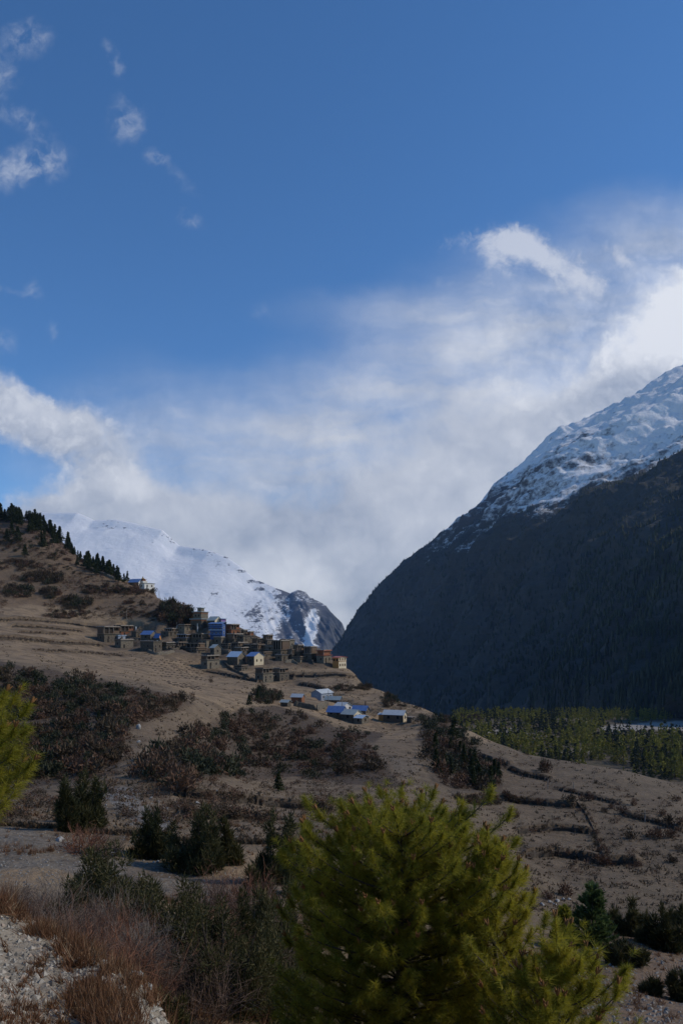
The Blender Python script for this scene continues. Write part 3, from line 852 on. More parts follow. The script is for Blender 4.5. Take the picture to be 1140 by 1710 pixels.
# ------------------------------------------------------------------ houses
def shell(b, prof, a0, a1, axis, th, mat=0):
    """A bent sheet (roof) from a profile of (offset, height), thickened downwards."""
    n = len(prof); v = []
    for a in (a0, a1):
        for up in (0, th):
            for (o, h) in prof: v.append((a, o, h - up) if axis == 'x' else (o, a, h - up))
    f = []
    N = n
    for i in range(n - 1):
        f += [(i, i + 1, 2 * N + i + 1, 2 * N + i), (N + i, 3 * N + i, 3 * N + i + 1, N + i + 1),
              (i, N + i, N + i + 1, i + 1), (2 * N + i, 2 * N + i + 1, 3 * N + i + 1, 3 * N + i)]
    f += [(0, 2 * N, 3 * N, N), (n - 1, N + n - 1, 3 * N + n - 1, 2 * N + n - 1)]
    b.add(v, f, mat)


def window(root, face, a, z, w, h, frame, off=0.0, pane=None):
    """An opening on the front (y = 0) or the end wall (x = 0) with a frame standing proud and a dark pane."""
    fr, pn = MB(), MB()
    t = 0.09
    def bx(m, u0, u1, z0, z1, d0, d1):
        if face == 'x': m.box(off + d0, off + d1, u0, u1, z0, z1)
        else: m.box(u0, u1, off - d1, off - d0, z0, z1)
    bx(fr, a - w / 2 - t, a - w / 2, z, z + h, 0.003, 0.07); bx(fr, a + w / 2, a + w / 2 + t, z, z + h, 0.003, 0.07)
    bx(fr, a - w / 2 - t - .04, a + w / 2 + t + .04, z + h, z + h + t, 0.003, 0.1); bx(fr, a - w / 2 - t - .04, a + w / 2 + t + .04, z - t, z, 0.003, 0.1)
    bx(pn, a - w / 2, a + w / 2, z, z + h, 0.003, 0.025)
    o = fr.build('window', M[frame], root)
    pn.build('pane', M[pane or 'dark'], o)


def door(root, face, a, w, h, mat, off=0.0, z=0.0):
    d = MB()
    if face == 'x': d.box(off + .003, off + .05, a - w / 2, a + w / 2, z, z + h)
    else: d.box(a - w / 2, a + w / 2, off - .05, off - .003, z, z + h)
    d.build('door', M[mat], root)


def dims(x0, x1, top, base, fr, rot, y):
    """The near corner stands where the photo shows it; widths and height follow from the depth."""
    if y: corner = on(x0 + (x1 - x0) * fr, y)
    else: corner = at(x0 + (x1 - x0) * fr, base, 100)
    y = corner.y
    corner = Vector((corner.x, y, (HZ - base) / F * y))
    W = (x1 - x0) / F * y; H = (base - top) / F * y
    HOUSES.append((corner, rot, max(1.2, W * fr / math.cos(rot)), max(1.2, W * (1 - fr) / math.sin(-rot))))
    return corner, max(1.2, W * fr / math.cos(rot)), max(1.2, W * (1 - fr) / math.sin(-rot)), H


HOUSES = []


def firewood(root, x0, x1, y0, y1, z, r, name='firewood'):
    """A ragged row of stacked wood along a roof edge, as one joined strip."""
    along = (x1 - x0) > (y1 - y0)
    a0, a1 = (x0, x1) if along else (y0, y1)
    n = max(4, int((a1 - a0) / .3)); t = np.linspace(a0, a1, n)
    V = np.empty((n, 4, 3))
    c = (y0 + y1) / 2 if along else (x0 + x1) / 2
    for k in range(n):
        h = r.uniform(.1, .45)
        for q, (o, hz) in enumerate(((-.2, 0), (-.16, h), (.16, h * r.uniform(.7, 1.1)), (.2, 0))):
            V[k, q] = (t[k], c + o, z + hz) if along else (c + o, t[k], z + hz)
    i = np.arange(n - 1)[:, None] * 4 + np.arange(3)[None]
    MB().add(V.reshape(-1, 3), np.stack([i, i + 1, i + 5, i + 4], -1).reshape(-1, 4)).build(name, M['wood_pale'] if r.random() < .5 else M['wood'], root)


def flat_house(label, x0, x1, top, base, fr=0.5, rot=-30, y=None, low=0.55, wall='stone', upper='wood', loggia='x', nwin=1, name='stone_house', roofm='mud', wood=True, pale=False):
    """Flat roofed stone house: masonry lower storey, earth terrace, part roofed upper storey on posts."""
    rot = R(rot)
    c, w, d, H = dims(x0, x1, top, base, fr, rot, y)
    H *= .88
    root = thing(name, label, 'house', c, rot, 'houses of the hillside village')
    r = random.Random(hash((x0, top)) & 0xffff)
    h1 = H * low
    MB().box(-w, 0, 0, d, -2.6, h1).build('wall', M[wall], root)
    o = .42
    rf = MB(); rf.box(-w - o, o, -o, d + o, h1 + .002, h1 + .22)
    for k in range(int(d / .9)): rf.box(o, o + .22, .3 + k * .9, .42 + k * .9, h1 + .06, h1 + .18, 1)
    for k in range(int(w / .9)): rf.box(-w + .3 + k * .9, -w + .42 + k * .9, -o - .22, -o, h1 + .06, h1 + .18, 1)
    rf.build('roof', [M[roofm], M['wood']], root)
    if d > 5 and nwin == 1: nwin = 2
    for k in range(nwin):
        a = d * (k + .6) / (nwin + .2)
        window(root, 'x', min(a, d - .7), h1 * .40, .95, min(1.15, h1 * .42), 'wood_pale' if r.random() < .5 else 'wood')
    if w > 3: window(root, 'y', -w * r.uniform(.3, .7), h1 * .45, .7, min(.9, h1 * .36), 'wood')
    if d > 2.6: door(root, 'x', min(d * .2 + .5, d - .6), .9, min(1.8, h1 * .75), 'dark')
    if low < .95:
        z0, z1 = h1 + .265, H - .22
        ins = .25
        up = MB()
        if loggia == 'x':                         # open towards the lit end wall
            up.box(-w + .1, -w * .42, .1, d - .1, z0, z1)
            up.box(-w * .42, -.2, d - .45, d - .1, z0, z1); up.box(-w * .42, -.9, .1, .4, z0, z1)
            up.box(-.5, -.2, d * .62, d - .45, z0, z0 + (z1 - z0) * .45)
            pp = [(-.32, .25), (-.32, d * .34), (-.32, d * .62)]
        elif loggia == 'y':                       # open towards the shaded front
            up.box(-w + .1, -.1, d * .5, d - .1, z0, z1)
            up.box(-w + .1, -w + .45, .1, d * .5, z0, z1); up.box(-.45, -.1, d * .2, d * .5, z0, z1)
            pp = [(-w + .9 + (w - 1.2) * q, .25) for q in (0, .33, .66, 1)]
        else:                                     # closed box set back on the terrace
            up.box(-w + .1, -w * .18, d * .12, d - .1, z0, z1)
            pp = [(-.3, .3), (-.3, d - .4)]
        up.build('upper_wall', M[upper], root)
        dk = MB()  # solid dark block behind the posts, painting the shade of the open loft
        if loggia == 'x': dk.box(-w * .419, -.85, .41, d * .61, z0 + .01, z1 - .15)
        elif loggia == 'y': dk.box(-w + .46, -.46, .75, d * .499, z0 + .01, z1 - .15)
        if dk.n: dk.build('loft_shade_block', M['loft_shade'], root)
        for (px, py) in pp:
            MB().box(px - .09, px + .09, py - .09, py + .09, z0, z1).build('post', M['wood_pale'], root)
        sl = MB(); sl.box(-w - .3, .3, -.35, d + .35, z1 + .002, z1 + .22)
        for k in range(int(d / .8)): sl.box(.05, .28, .2 + k * .8, .32 + k * .8, z1 + .05, z1 + .16, 1)
        sl.build('upper_roof', [M[roofm], M['wood']], root)
        if wood: firewood(root, -w, 0, -.1, .3, z1 + .225, r); firewood(root, -.5, .0, 0, d, z1 + .225, r)
    elif wood:
        firewood(root, -w, 0, -.1, .3, h1 + .265, r)
    return root


def gable_house(label, x0, x1, top, base, fr=0.65, rot=-24, y=None, ridge='x', eave=0.62, wall='stone', roofm='tin', end=None, nwin=2, nend=1, name='gabled_house', frame='wood', doormat='wood'):
    rot = R(rot)
    c, w, d, H = dims(x0, x1, top, base, fr, rot, y)
    root = thing(name, label, 'house', c, rot, 'houses of the hillside village')
    he = H * eave; o = .38
    wl = MB(); wl.box(-w, 0, 0, d, -2.6, he)
    if ridge == 'x':
        wl.add([(0, 0, he), (0, d, he), (0, d / 2, H - .1), (-w, 0, he), (-w, d, he), (-w, d / 2, H - .1)], [(0, 1, 2), (3, 5, 4)], 1)
        sl = (H - he) / (d / 2)
        prof = [(-o, he - o * sl + .06), (d / 2, H), (d + o, he - o * sl + .06)]
    else:
        wl.add([(0, 0, he), (-w, 0, he), (-w / 2, 0, H - .1), (0, d, he), (-w, d, he), (-w / 2, d, H - .1)], [(0, 2, 1), (3, 4, 5)], 1)
        sl = (H - he) / (w / 2)
        prof = [(-w - o, he - o * sl + .06), (-w / 2, H), (o, he - o * sl + .06)]
    if end:
        if ridge == 'x': wl.box(.004, .03, 0.0, d, -2.6, he, 1)
        else: wl.box(-w, 0, -.03, -.004, -2.6, he, 1)
    wl.build('wall', [M[wall], M[end or wall]], root)
    rb = MB()
    if ridge == 'x': shell(rb, prof, -w - .4, .4, 'x', .07)
    else: shell(rb, prof, -.4, d + .4, 'y', .07)
    rb.build('roof', M[roofm], root)
    off = .03 if end else 0
    for k in range(nend):
        window(root, 'x', d * (k + .6) / (nend + .2) if nend > 1 else d * .5, he * .4, min(.85, d * .3), min(1.0, he * .42), frame, off if ridge == 'x' else 0)
    for k in range(nwin):
        window(root, 'y', -w * (k + .55) / (nwin + .1), he * .4, min(.85, w * .22), min(1.0, he * .42), frame, off if ridge == 'y' else 0)
    if w > 3.5: door(root, 'y', -w * .1 - .4, .85, min(1.9, he * .8), doormat, off if ridge == 'y' else 0)
    return root


# the settlement on the shelf below the village
gable_house('long low house with a white tin roof at the right end of the lower settlement', 640, 680, 1187, 1206, .82, -20, eave=.66, wall='wood', end='cream', roofm='tin', nwin=2)
gable_house('small bright orange shed joined to the left of the long white roofed house', 632, 647, 1191, 1203, .55, -28, eave=.82, wall='orange', roofm='tin', nwin=0, nend=0, name='shed')
flat_house('little flat roofed hut standing alone right of the long white roofed house', 679, 692, 1197, 1207, .55, -32, low=.97, wall='stone', nwin=1, name='hut', wood=False)
gable_house('house with a bright blue roof and white gable nearest the cliff edge', 546, 578, 1180, 1197, .78, -22, eave=.5, wall='stone', end='white', roofm='blue', nwin=2)
gable_house('grey green tin roofed house with a yellow gable beside the nearest blue roof', 570, 604, 1186, 1204, .6, -30, eave=.62, wall='stone', end='cream', roofm='tin_grey', nwin=1, nend=2)
gable_house('low lean-to with a pale blue tin roof at the front of the lower settlement', 592, 616, 1195, 1209, .5, -32, eave=.72, wall='stone_pale', roofm='pale_blue', nwin=1, nend=1, name='shed')
gable_house('stone house with a blue roof just left of the prayer pole in the lower settlement', 588, 616, 1179, 1194, .8, -20, y=282, eave=.55, wall='stone', end='stone_pale', roofm='blue', nwin=2)
gable_house('house with a pale tin roof and white end wall behind the nearest blue roof', 556, 589, 1174, 1188, .45, -34, y=290, eave=.5, wall='stone', end='white', roofm='tin', nwin=1, nend=2)
gable_house('tall blue grey two storey house with tin roof', 519, 555, 1152, 1172, .48, -34, y=312, ridge='y', eave=.72, wall='grey_board', end='grey_board', roofm='tin', nwin=1, nend=3, frame='white')
gable_house('long verandah house with a light tin roof right below the tall blue grey house', 542, 571, 1163, 1178, .86, -18, y=304, eave=.66, wall='wood', roofm='tin_grey', nwin=3, nend=1)
gable_house('red brown wooden shed with a tin roof at the left of the lower settlement', 486, 508, 1159, 1175, .8, -20, eave=.72, wall='wood_red', end='wood_red', roofm='tin', nwin=0, nend=0, name='shed')
gable_house('low stone shelter with a grey tin roof at the far left of the lower settlement', 468, 485, 1169, 1180, .7, -24, eave=.7, wall='stone', roofm='tin_grey', nwin=0, nend=0, name='shed')

# the right end of the village
def orange_house():
    rot = R(-34)
    c, w, d, H = dims(555, 578, 1096, 1116, .45, rot, None)
    root = thing('painted_house', 'tall painted house with orange side and cream front at the right tip of the village', 'house', c, rot, 'houses of the hillside village')
    wl = MB(); wl.box(-w, 0, 0, d, -2.5, H * .9); wl.build('wall', M['orange'], root)
    fc = MB(); fc.box(.004, .05, 0, d, -2.5, H * .55); fc.box(.004, .05, 0, d, H * .6, H * .9); fc.build('facade', M['cream'], root)
    MB().box(.004, .12, -.05, d + .05, H * .553, H * .597).build('string_course', M['wood_red'], root)
    rf = MB(); shell(rf, [(-.5, H * .9), (d / 2, H), (d + .5, H * .9)], -w - .5, .6, 'x', .12); rf.build('roof', M['red_sheet'], root)
    for z in (H * .18, H * .66):
        for k in range(3): window(root, 'x', d * (k + .6) / 3.2, z, .8, H * .17, 'wood_red', .05)
    for k in range(2): window(root, 'y', -w * (k + .6) / 2.2, H * .6, .9, H * .17, 'wood_red')
orange_house()
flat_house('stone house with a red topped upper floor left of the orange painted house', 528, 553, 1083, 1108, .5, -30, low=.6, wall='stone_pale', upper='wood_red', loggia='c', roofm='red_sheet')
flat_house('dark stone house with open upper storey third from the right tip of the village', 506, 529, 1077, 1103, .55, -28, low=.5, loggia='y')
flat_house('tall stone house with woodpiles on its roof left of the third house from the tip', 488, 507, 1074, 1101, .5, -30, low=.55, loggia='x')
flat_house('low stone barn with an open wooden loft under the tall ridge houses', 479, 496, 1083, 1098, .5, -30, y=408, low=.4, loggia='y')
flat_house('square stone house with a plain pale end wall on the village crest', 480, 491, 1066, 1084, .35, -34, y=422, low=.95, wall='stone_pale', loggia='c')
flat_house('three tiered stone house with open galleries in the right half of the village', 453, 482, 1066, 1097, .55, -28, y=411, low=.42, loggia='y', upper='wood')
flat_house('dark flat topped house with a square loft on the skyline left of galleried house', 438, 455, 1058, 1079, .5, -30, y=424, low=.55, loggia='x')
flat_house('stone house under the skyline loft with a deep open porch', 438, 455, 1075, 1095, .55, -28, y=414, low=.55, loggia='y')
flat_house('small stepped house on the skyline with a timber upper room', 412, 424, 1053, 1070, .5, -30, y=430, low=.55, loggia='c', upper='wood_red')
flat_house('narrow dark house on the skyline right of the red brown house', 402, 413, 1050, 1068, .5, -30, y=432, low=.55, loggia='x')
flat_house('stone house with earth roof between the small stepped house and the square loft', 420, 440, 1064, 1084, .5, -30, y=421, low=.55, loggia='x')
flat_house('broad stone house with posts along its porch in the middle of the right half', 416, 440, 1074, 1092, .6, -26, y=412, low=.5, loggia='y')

# the centre of the village
def tiered_house():
    rot = R(-26)
    c, w, d, H = dims(317, 348, 1014, 1052, .62, rot, 436)
    root = thing('tiered_house', 'grey three tiered house with stepped flat roofs at the top of the village', 'house', c, rot, 'houses of the hillside village')
    z = 0
    for k, (q, h) in enumerate(((1.0, .50), (.74, .32), (.34, .18))):
        x0, x1, y0, y1 = -w * (.5 + q / 2), -w * (.5 - q / 2), d * (.5 - q / 2), d * (.5 + q / 2)
        z1 = z + H * h
        b = MB(); b.box(x0, x1, y0, y1, z - (3 if k == 0 else 0), z1 - .35); b.build('wall' if k == 0 else 'upper_wall', M['stone' if k == 0 else 'stone_pale'], root)
        if k < 2: MB().box(x0 - .02, x1 + .03, y0 - .03, y1 + .02, z1 - 1.2, z1 - .36).build('timber_band', M['wood_red'], root)
        MB().box(x0 - .6, x1 + .6, y0 - .6, y1 + .6, z1 - .347, z1).build('roof', M['tin_grey'], root)
        if k < 2:
            for j in range(2): window(root, 'y', x0 + (x1 - x0) * (j + .7) / 2.4, z + H * h * .3, .8, 1.0, 'wood', y0)
        z = z1 + .003
tiered_house()
gable_house('house with wide pale roof and light gable right of the grey tiered house', 345, 368, 1029, 1046, .6, -28, y=434, eave=.62, wall='stone', end='cream', roofm='tin_grey', nwin=1)
flat_house('small house with a violet painted upper porch above the blue house', 365, 377, 1031, 1044, .4, -34, y=436, low=.45, upper='violet', loggia='c', roofm='pale_blue', wood=False)


def blue_house():
    rot = R(-18)
    c, w, d, H = dims(350, 375, 1039, 1066, .86, rot, 424)
    root = thing('blue_house', 'bright blue three storey guesthouse with blue balconies in the village centre', 'house', c, rot, 'houses of the hillside village')
    MB().box(-w, 0, 0, d, -3, H * .9).build('wall', M['blue_paint'], root)
    for k in range(3):
        z = H * (.22 + .26 * k)
        b = MB(); b.box(-w - .3, .4, -1.1, -.003, z, z + .14); b.build('balcony', M['blue_paint'], root)
        g2 = MB(); g2.box(-w - .3, .4, -1.1, -1.03, z + .55, z + .68); g2.box(-w - .3, .4, -1.1, -1.03, z + .14, z + .42)
        g2.build('railing', M['pale_blue' if k == 1 else 'blue'], root)
        if k: 
            e = MB(); shell(e, [(-1.5, z + H * .17), (0, z + H * .22)], -w - .5, .6, 'x', .06); e.build('awning', M['blue'], root)
        for j in range(3): window(root, 'y', -w * (j + .55) / 3.1, z + .3, .9, H * .12, 'white')
    rf = MB(); shell(rf, [(-1.3, H * .88), (d / 2, H), (d + .5, H * .88)], -w - .5, .6, 'x', .07); rf.build('roof', M['blue'], root)
    for j in range(2): window(root, 'x', d * .5, H * (.3 + .3 * j), .8, H * .12, 'white')
blue_house()
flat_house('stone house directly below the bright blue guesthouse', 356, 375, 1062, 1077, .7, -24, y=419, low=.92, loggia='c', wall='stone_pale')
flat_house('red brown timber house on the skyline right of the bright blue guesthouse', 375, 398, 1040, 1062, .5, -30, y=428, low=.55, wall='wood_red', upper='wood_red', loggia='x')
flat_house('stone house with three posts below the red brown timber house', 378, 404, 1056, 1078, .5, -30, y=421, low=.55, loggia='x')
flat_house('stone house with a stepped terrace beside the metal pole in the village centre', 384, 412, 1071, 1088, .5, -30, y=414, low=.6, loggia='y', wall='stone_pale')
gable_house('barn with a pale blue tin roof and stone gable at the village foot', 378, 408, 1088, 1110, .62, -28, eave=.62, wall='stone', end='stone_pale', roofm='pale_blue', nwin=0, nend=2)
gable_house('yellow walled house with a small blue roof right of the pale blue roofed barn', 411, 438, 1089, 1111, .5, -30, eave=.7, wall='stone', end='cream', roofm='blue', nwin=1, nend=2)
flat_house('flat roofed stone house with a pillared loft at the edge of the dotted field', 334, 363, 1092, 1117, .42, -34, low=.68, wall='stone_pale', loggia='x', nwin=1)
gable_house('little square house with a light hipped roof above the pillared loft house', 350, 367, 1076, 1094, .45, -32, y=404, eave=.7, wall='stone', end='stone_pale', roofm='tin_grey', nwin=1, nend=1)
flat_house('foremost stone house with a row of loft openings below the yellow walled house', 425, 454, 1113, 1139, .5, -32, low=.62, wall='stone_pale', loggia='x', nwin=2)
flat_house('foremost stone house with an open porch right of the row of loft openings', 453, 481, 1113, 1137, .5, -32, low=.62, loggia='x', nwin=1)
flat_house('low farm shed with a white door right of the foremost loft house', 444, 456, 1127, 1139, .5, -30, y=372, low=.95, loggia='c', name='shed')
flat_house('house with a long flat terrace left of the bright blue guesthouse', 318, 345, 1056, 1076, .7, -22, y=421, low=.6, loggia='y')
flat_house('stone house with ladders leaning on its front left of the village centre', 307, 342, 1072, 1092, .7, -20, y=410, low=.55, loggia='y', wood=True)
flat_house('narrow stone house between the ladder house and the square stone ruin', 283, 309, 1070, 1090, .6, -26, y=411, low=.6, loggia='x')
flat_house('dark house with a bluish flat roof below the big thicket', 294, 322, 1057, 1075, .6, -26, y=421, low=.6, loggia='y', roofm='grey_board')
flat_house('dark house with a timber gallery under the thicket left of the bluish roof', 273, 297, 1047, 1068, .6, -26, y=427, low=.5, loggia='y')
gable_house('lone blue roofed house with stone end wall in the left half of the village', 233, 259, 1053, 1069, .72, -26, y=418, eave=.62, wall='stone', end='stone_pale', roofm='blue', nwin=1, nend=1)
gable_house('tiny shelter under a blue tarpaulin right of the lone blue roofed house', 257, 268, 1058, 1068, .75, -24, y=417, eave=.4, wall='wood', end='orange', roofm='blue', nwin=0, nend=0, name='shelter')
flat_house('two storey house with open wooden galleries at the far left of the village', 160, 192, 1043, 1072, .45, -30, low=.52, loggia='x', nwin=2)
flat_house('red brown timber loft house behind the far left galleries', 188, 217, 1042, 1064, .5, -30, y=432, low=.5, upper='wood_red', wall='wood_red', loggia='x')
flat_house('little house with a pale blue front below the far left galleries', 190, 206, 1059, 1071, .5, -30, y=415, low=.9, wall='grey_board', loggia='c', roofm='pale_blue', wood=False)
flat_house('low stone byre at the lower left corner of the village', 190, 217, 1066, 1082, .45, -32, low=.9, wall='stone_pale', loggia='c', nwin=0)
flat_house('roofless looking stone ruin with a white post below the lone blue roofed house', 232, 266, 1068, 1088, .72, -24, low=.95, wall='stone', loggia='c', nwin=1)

# smaller houses packed between the others
fr2 = random.Random(21)
for x0, y1, w_ in ((270, 1062, 17), (300, 1052, 16), (326, 1066, 15), (338, 1078, 16), (368, 1082, 18), (398, 1070, 17), (408, 1084, 16), (430, 1098, 18), (446, 1088, 15), (462, 1104, 17), (490, 1106, 16), (512, 1092, 16),
                   (470, 1076, 15), (424, 1076, 14), (394, 1092, 15), (320, 1090, 15), (222, 1064, 13), (268, 1084, 15), (534, 1104, 14), (392, 1120, 15)):
    flat_house('small weathered stone house packed in among its neighbours in the village', x0 - 3, x0 + w_ * 1.35, y1 - fr2.uniform(8, 12.5), y1, fr2.uniform(.4, .65), -fr2.uniform(22, 34), low=fr2.choice([.5, .55, .6, .95]),
               wall=fr2.choice(['stone', 'stone', 'stone_pale']), upper=fr2.choice(['wood', 'wood', 'stone']), loggia=fr2.choice(['x', 'y', 'y', 'c']))['group'] = 'small houses packed between the others'

# the little monastery high on the left
gable_house('long shed with a bright blue roof beside the white shrine high on the hillside', 213, 236, 966, 980, .8, -20, y=520, eave=.6, wall='wood', end='white', roofm='blue', nwin=2, name='monastery_shed')
flat_house('white walled shrine house right of the high blue roofed shed', 233, 254, 972, 983, .4, -34, y=520, low=.95, wall='white', loggia='c', name='shrine_house', wood=False)
flat_house('small ochre hut left of the high blue roofed shed', 196, 214, 966, 977, .5, -30, y=532, low=.95, wall='cream', loggia='c', name='hut', wood=False)
c = on(239, 524); c.z = (HZ - 973) / F * 524
st = thing('stupa', 'small dark pointed stupa on the roofline of the high shrine', 'stupa', c, R(-30))
MB().box(-2, 2, -2, 2, -3, 1.0).build('base', M['white'], st)
b = MB()
for k, (rr, z0, z1) in enumerate(((1.5, 1.0, 1.5), (1.15, 1.503, 2.1), (1.7, 2.103, 2.35))): b.box(-rr, rr, -rr, rr, z0, z1)
b.build('drum', M['wood_red'], st)
MB().tube([(0, 0, 2.35), (0, 0, 2.8), (0, 0, 3.3), (0, 0, 4.4)], [1.3, .75, .35, .05], 8).build('spire', M['gold'], st)


# level building plots cut into the slope under the houses
for cr, rot, w, d in HOUSES:
    lx = (GX - cr.x) * math.cos(rot) + (GY - cr.y) * math.sin(rot); ly = -(GX - cr.x) * math.sin(rot) + (GY - cr.y) * math.cos(rot)
    out_ = np.maximum(np.maximum(-w - lx, lx), np.maximum(-ly, ly - d))
    k = 1 - sstep(1.0, 4.5, out_)
    GZ[:] = np.where(GZ > cr.z, GZ * (1 - k) + (cr.z - .05) * k, GZ)
    k = 1 - sstep(0.5, 3.0, out_)
    GZ[:] = np.where(GZ < cr.z - .3, GZ * (1 - k * .7) + (cr.z - .3) * k * .7, GZ)
SGRID[:] = GZ / GY
ground.data.vertices.foreach_set('co', np.stack([GX, GY, GZ], -1).astype(np.float32).ravel())
ground.data.update()

# ------------------------------------------------------------------ stone walls, terrace lips and poles
def rubble_wall(name, label, pts, h, w, mat, seed, step=0.9, group=None, ragged=0.35):
    P = track(pts, step)
    n = len(P); r = np.random.default_rng(seed)
    t = np.gradient(P[:, :2], axis=0); t /= np.linalg.norm(t, axis=1, keepdims=True) + 1e-9
    nrm = np.stack([-t[:, 1], t[:, 0]], 1)
    hh = h * (1 + ragged * (r.random(n) * 1.6 - .8)); hh[[0, -1]] *= .3
    prof = [(-.62, -.6), (-.5, .35), (-.38, .8), (0, 1.0), (.4, .75), (.6, -.6)]
    V = np.empty((n, 6, 3))
    for k, (o, q) in enumerate(prof):
        j = w * (o + (r.random(n) - .5) * .35)
        V[:, k, :2] = P[:, :2] + nrm * j[:, None]
        V[:, k, 2] = P[:, 2] + (hh * (q + (r.random(n) - .5) * .22) if q > 0 else -.7)
    i = np.arange(n - 1)[:, None] * 6 + np.arange(5)[None]
    f = np.stack([i, i + 1, i + 7, i + 6], -1).reshape(-1, 4)
    o = MB().add(V.reshape(-1, 3), f).build(name, mat)
    return tag(o, label, 'wall', group, 'thing')


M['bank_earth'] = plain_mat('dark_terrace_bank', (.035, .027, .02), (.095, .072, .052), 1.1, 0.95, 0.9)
WL = {'left_a': ('topmost dry stone terrace wall across the upper left fields', 1.3), 'left_b': ('short terrace wall second from the top of the upper left fields', 1.1),
      'left_c': ('shortest terrace wall in the middle of the upper left fields', .8), 'left_d': ('long lowest terrace wall of the upper left fields near the galleried house', 1.3),
      'left_e': ('faint stone line across the open field below the left terraces', .5), 'right_a': ('curved terrace bank above the upper of the two oval fields', .7),
      'right_b': ('curved terrace bank along the lower oval field', .9), 'right_c': ('stony dividing bank running downhill right of the oval fields', .6),
      'right_d': ('bushy terrace bank across the top of the right fields', .8), 'right_e': ('short terrace wall near the edge of the valley', .7),
      'right_f': ('short stone wall on the narrow strip under the valley edge', .7), 'centre_a': ('long low stone terrace wall across the middle fields', .7),
      'centre_b': ('low stone bank beside the road field in the middle', .5), 'village_a': ('terrace wall under the orange painted house', 1.4),
      'village_b': ('slanting field wall below the pillared loft house', 1.2), 'village_c': ('short dark terrace wall above the tall blue grey house', 1.1),
      'right_g': ('faint terrace bank at the far right fields', .5), 'right_h': ('long thin terrace bank crossing the sloping right field', .45)}
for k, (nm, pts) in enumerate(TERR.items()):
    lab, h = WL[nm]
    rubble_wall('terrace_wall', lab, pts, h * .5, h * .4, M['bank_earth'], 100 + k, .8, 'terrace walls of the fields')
rubble_wall('path_wall', 'pale walled path slanting down towards the high shrine', [(139, 938), (148, 949), (165, 956), (180, 962), (196, 970)], 1.6, 2.0, M['stone_pale'], 7, 1.0, None, .12)
rubble_wall('yard_wall', 'long stone yard wall above the cliff left of the nearest blue roof', [(490, 1179), (515, 1184), (531, 1187)], 2.0, .7, M['stone'], 8, .9, None, .1)
rubble_wall('yard_wall', 'pale stone wall leading to the nearest blue roofed house', [(529, 1187), (540, 1182), (549, 1179)], 2.2, .6, M['stone_pale'], 9, .8, None, .1)
rubble_wall('lane_wall', 'pale wall of the lane climbing below the pale blue roofed barn', [(372, 1105), (384, 1118), (402, 1126), (420, 1133)], 1.2, .8, M['stone'], 10, .9)
rubble_wall('yard_wall', 'crooked pen wall with white stones below the square ruin', [(247, 1088), (262, 1094), (280, 1092), (294, 1088)], 1.3, .7, M['stone_pale'], 11, .8, None, .5)


vr = random.Random(4)
for k in range(22):
    x0 = vr.uniform(170, 520); y0 = np.interp(x0, [170, 330, 450, 540], [1074, 1076, 1096, 1106]) + vr.uniform(-14, 10)
    rubble_wall('yard_wall', 'low rubble yard wall running between the village houses', [(x0, y0), (x0 + vr.uniform(8, 14), y0 + vr.uniform(-2, 3)), (x0 + vr.uniform(18, 28), y0 + vr.uniform(-3, 6))], vr.uniform(.9, 1.7), .6,
                M['stone'] if k % 3 else M['stone_pale'], 300 + k, .9, 'yard walls between the houses', .4)


def pole(label, px, py, top, r=.09, arm=False, y=None, name='utility_pole', mat='wood_pale'):
    c = on(px, y) if y else at(px, py, 40)
    h = (py - top) / F * c.y
    o = thing(name, label, 'pole', c)
    MB().tube([(0, 0, -.8), (0, 0, h * .5), (0, 0, h)], [r, r * .9, r * .7], 6).build('shaft', M[mat], o)
    if arm: MB().box(-.7, .7, -.06, .06, h - .5, h - .38).build('cross_arm', M['wood'], o)


pole('slim pole standing right of the tall blue grey house', 571, 1181, 1158, .13, y=290)
pole('tall thin mast left of the nearest blue roof', 548, 1194, 1166, .12, y=284)
pole('thin pole on the bare field behind the lower settlement', 589, 1170, 1157, .1, y=300)
pole('dark prayer pole behind the blue roofed house of the lower settlement', 610, 1182, 1171, .35, y=290, name='prayer_pole', mat='wood')
pole('wooden pole with a cross arm at the village centre', 355, 1076, 1058, .15, True, y=409)
pole('white pole on the slope above the far left galleries', 212, 1036, 1018, .14)
pole('pole with a cross arm in the bare field at the right', 1076, 1372, 1354, .1, True)
pole('thin leaning pole in the sloping right field', 914, 1318, 1302, .09)
pole('pole near the bushy bank of the right fields', 957, 1320, 1306, .08)
pole('flag pole on the roof edge of the orange painted house', 571, 1099, 1089, .1, y=413, name='flag_pole')
pole('pole with pale prayer flags right of the high shrine', 258, 984, 972, .13, y=515, name='prayer_pole')
pole('second pole right of the high shrine on the skyline', 266, 986, 972, .12, y=512, name='prayer_pole')
pole('white corner post of the square stone ruin', 263, 1087, 1072, .3, y=406, mat='white')
pole('mast above the red topped stone house', 540, 1085, 1074, .1, y=411, name='flag_pole')

for k in range(26):
    px_ = vr.uniform(175, 545); py_ = np.interp(px_, [170, 330, 450, 540], [1070, 1078, 1094, 1102]) + vr.uniform(-16, 10)
    pole('thin wooden post or drying pole standing among the village houses', px_, py_, py_ - vr.uniform(7, 15), vr.uniform(.07, .13), k % 4 == 0, name='wooden_post', mat=vr.choice(['wood_pale', 'wood']))
for o in SC.objects:
    if o.name.startswith('wooden_post'): o['group'] = 'posts among the village houses'

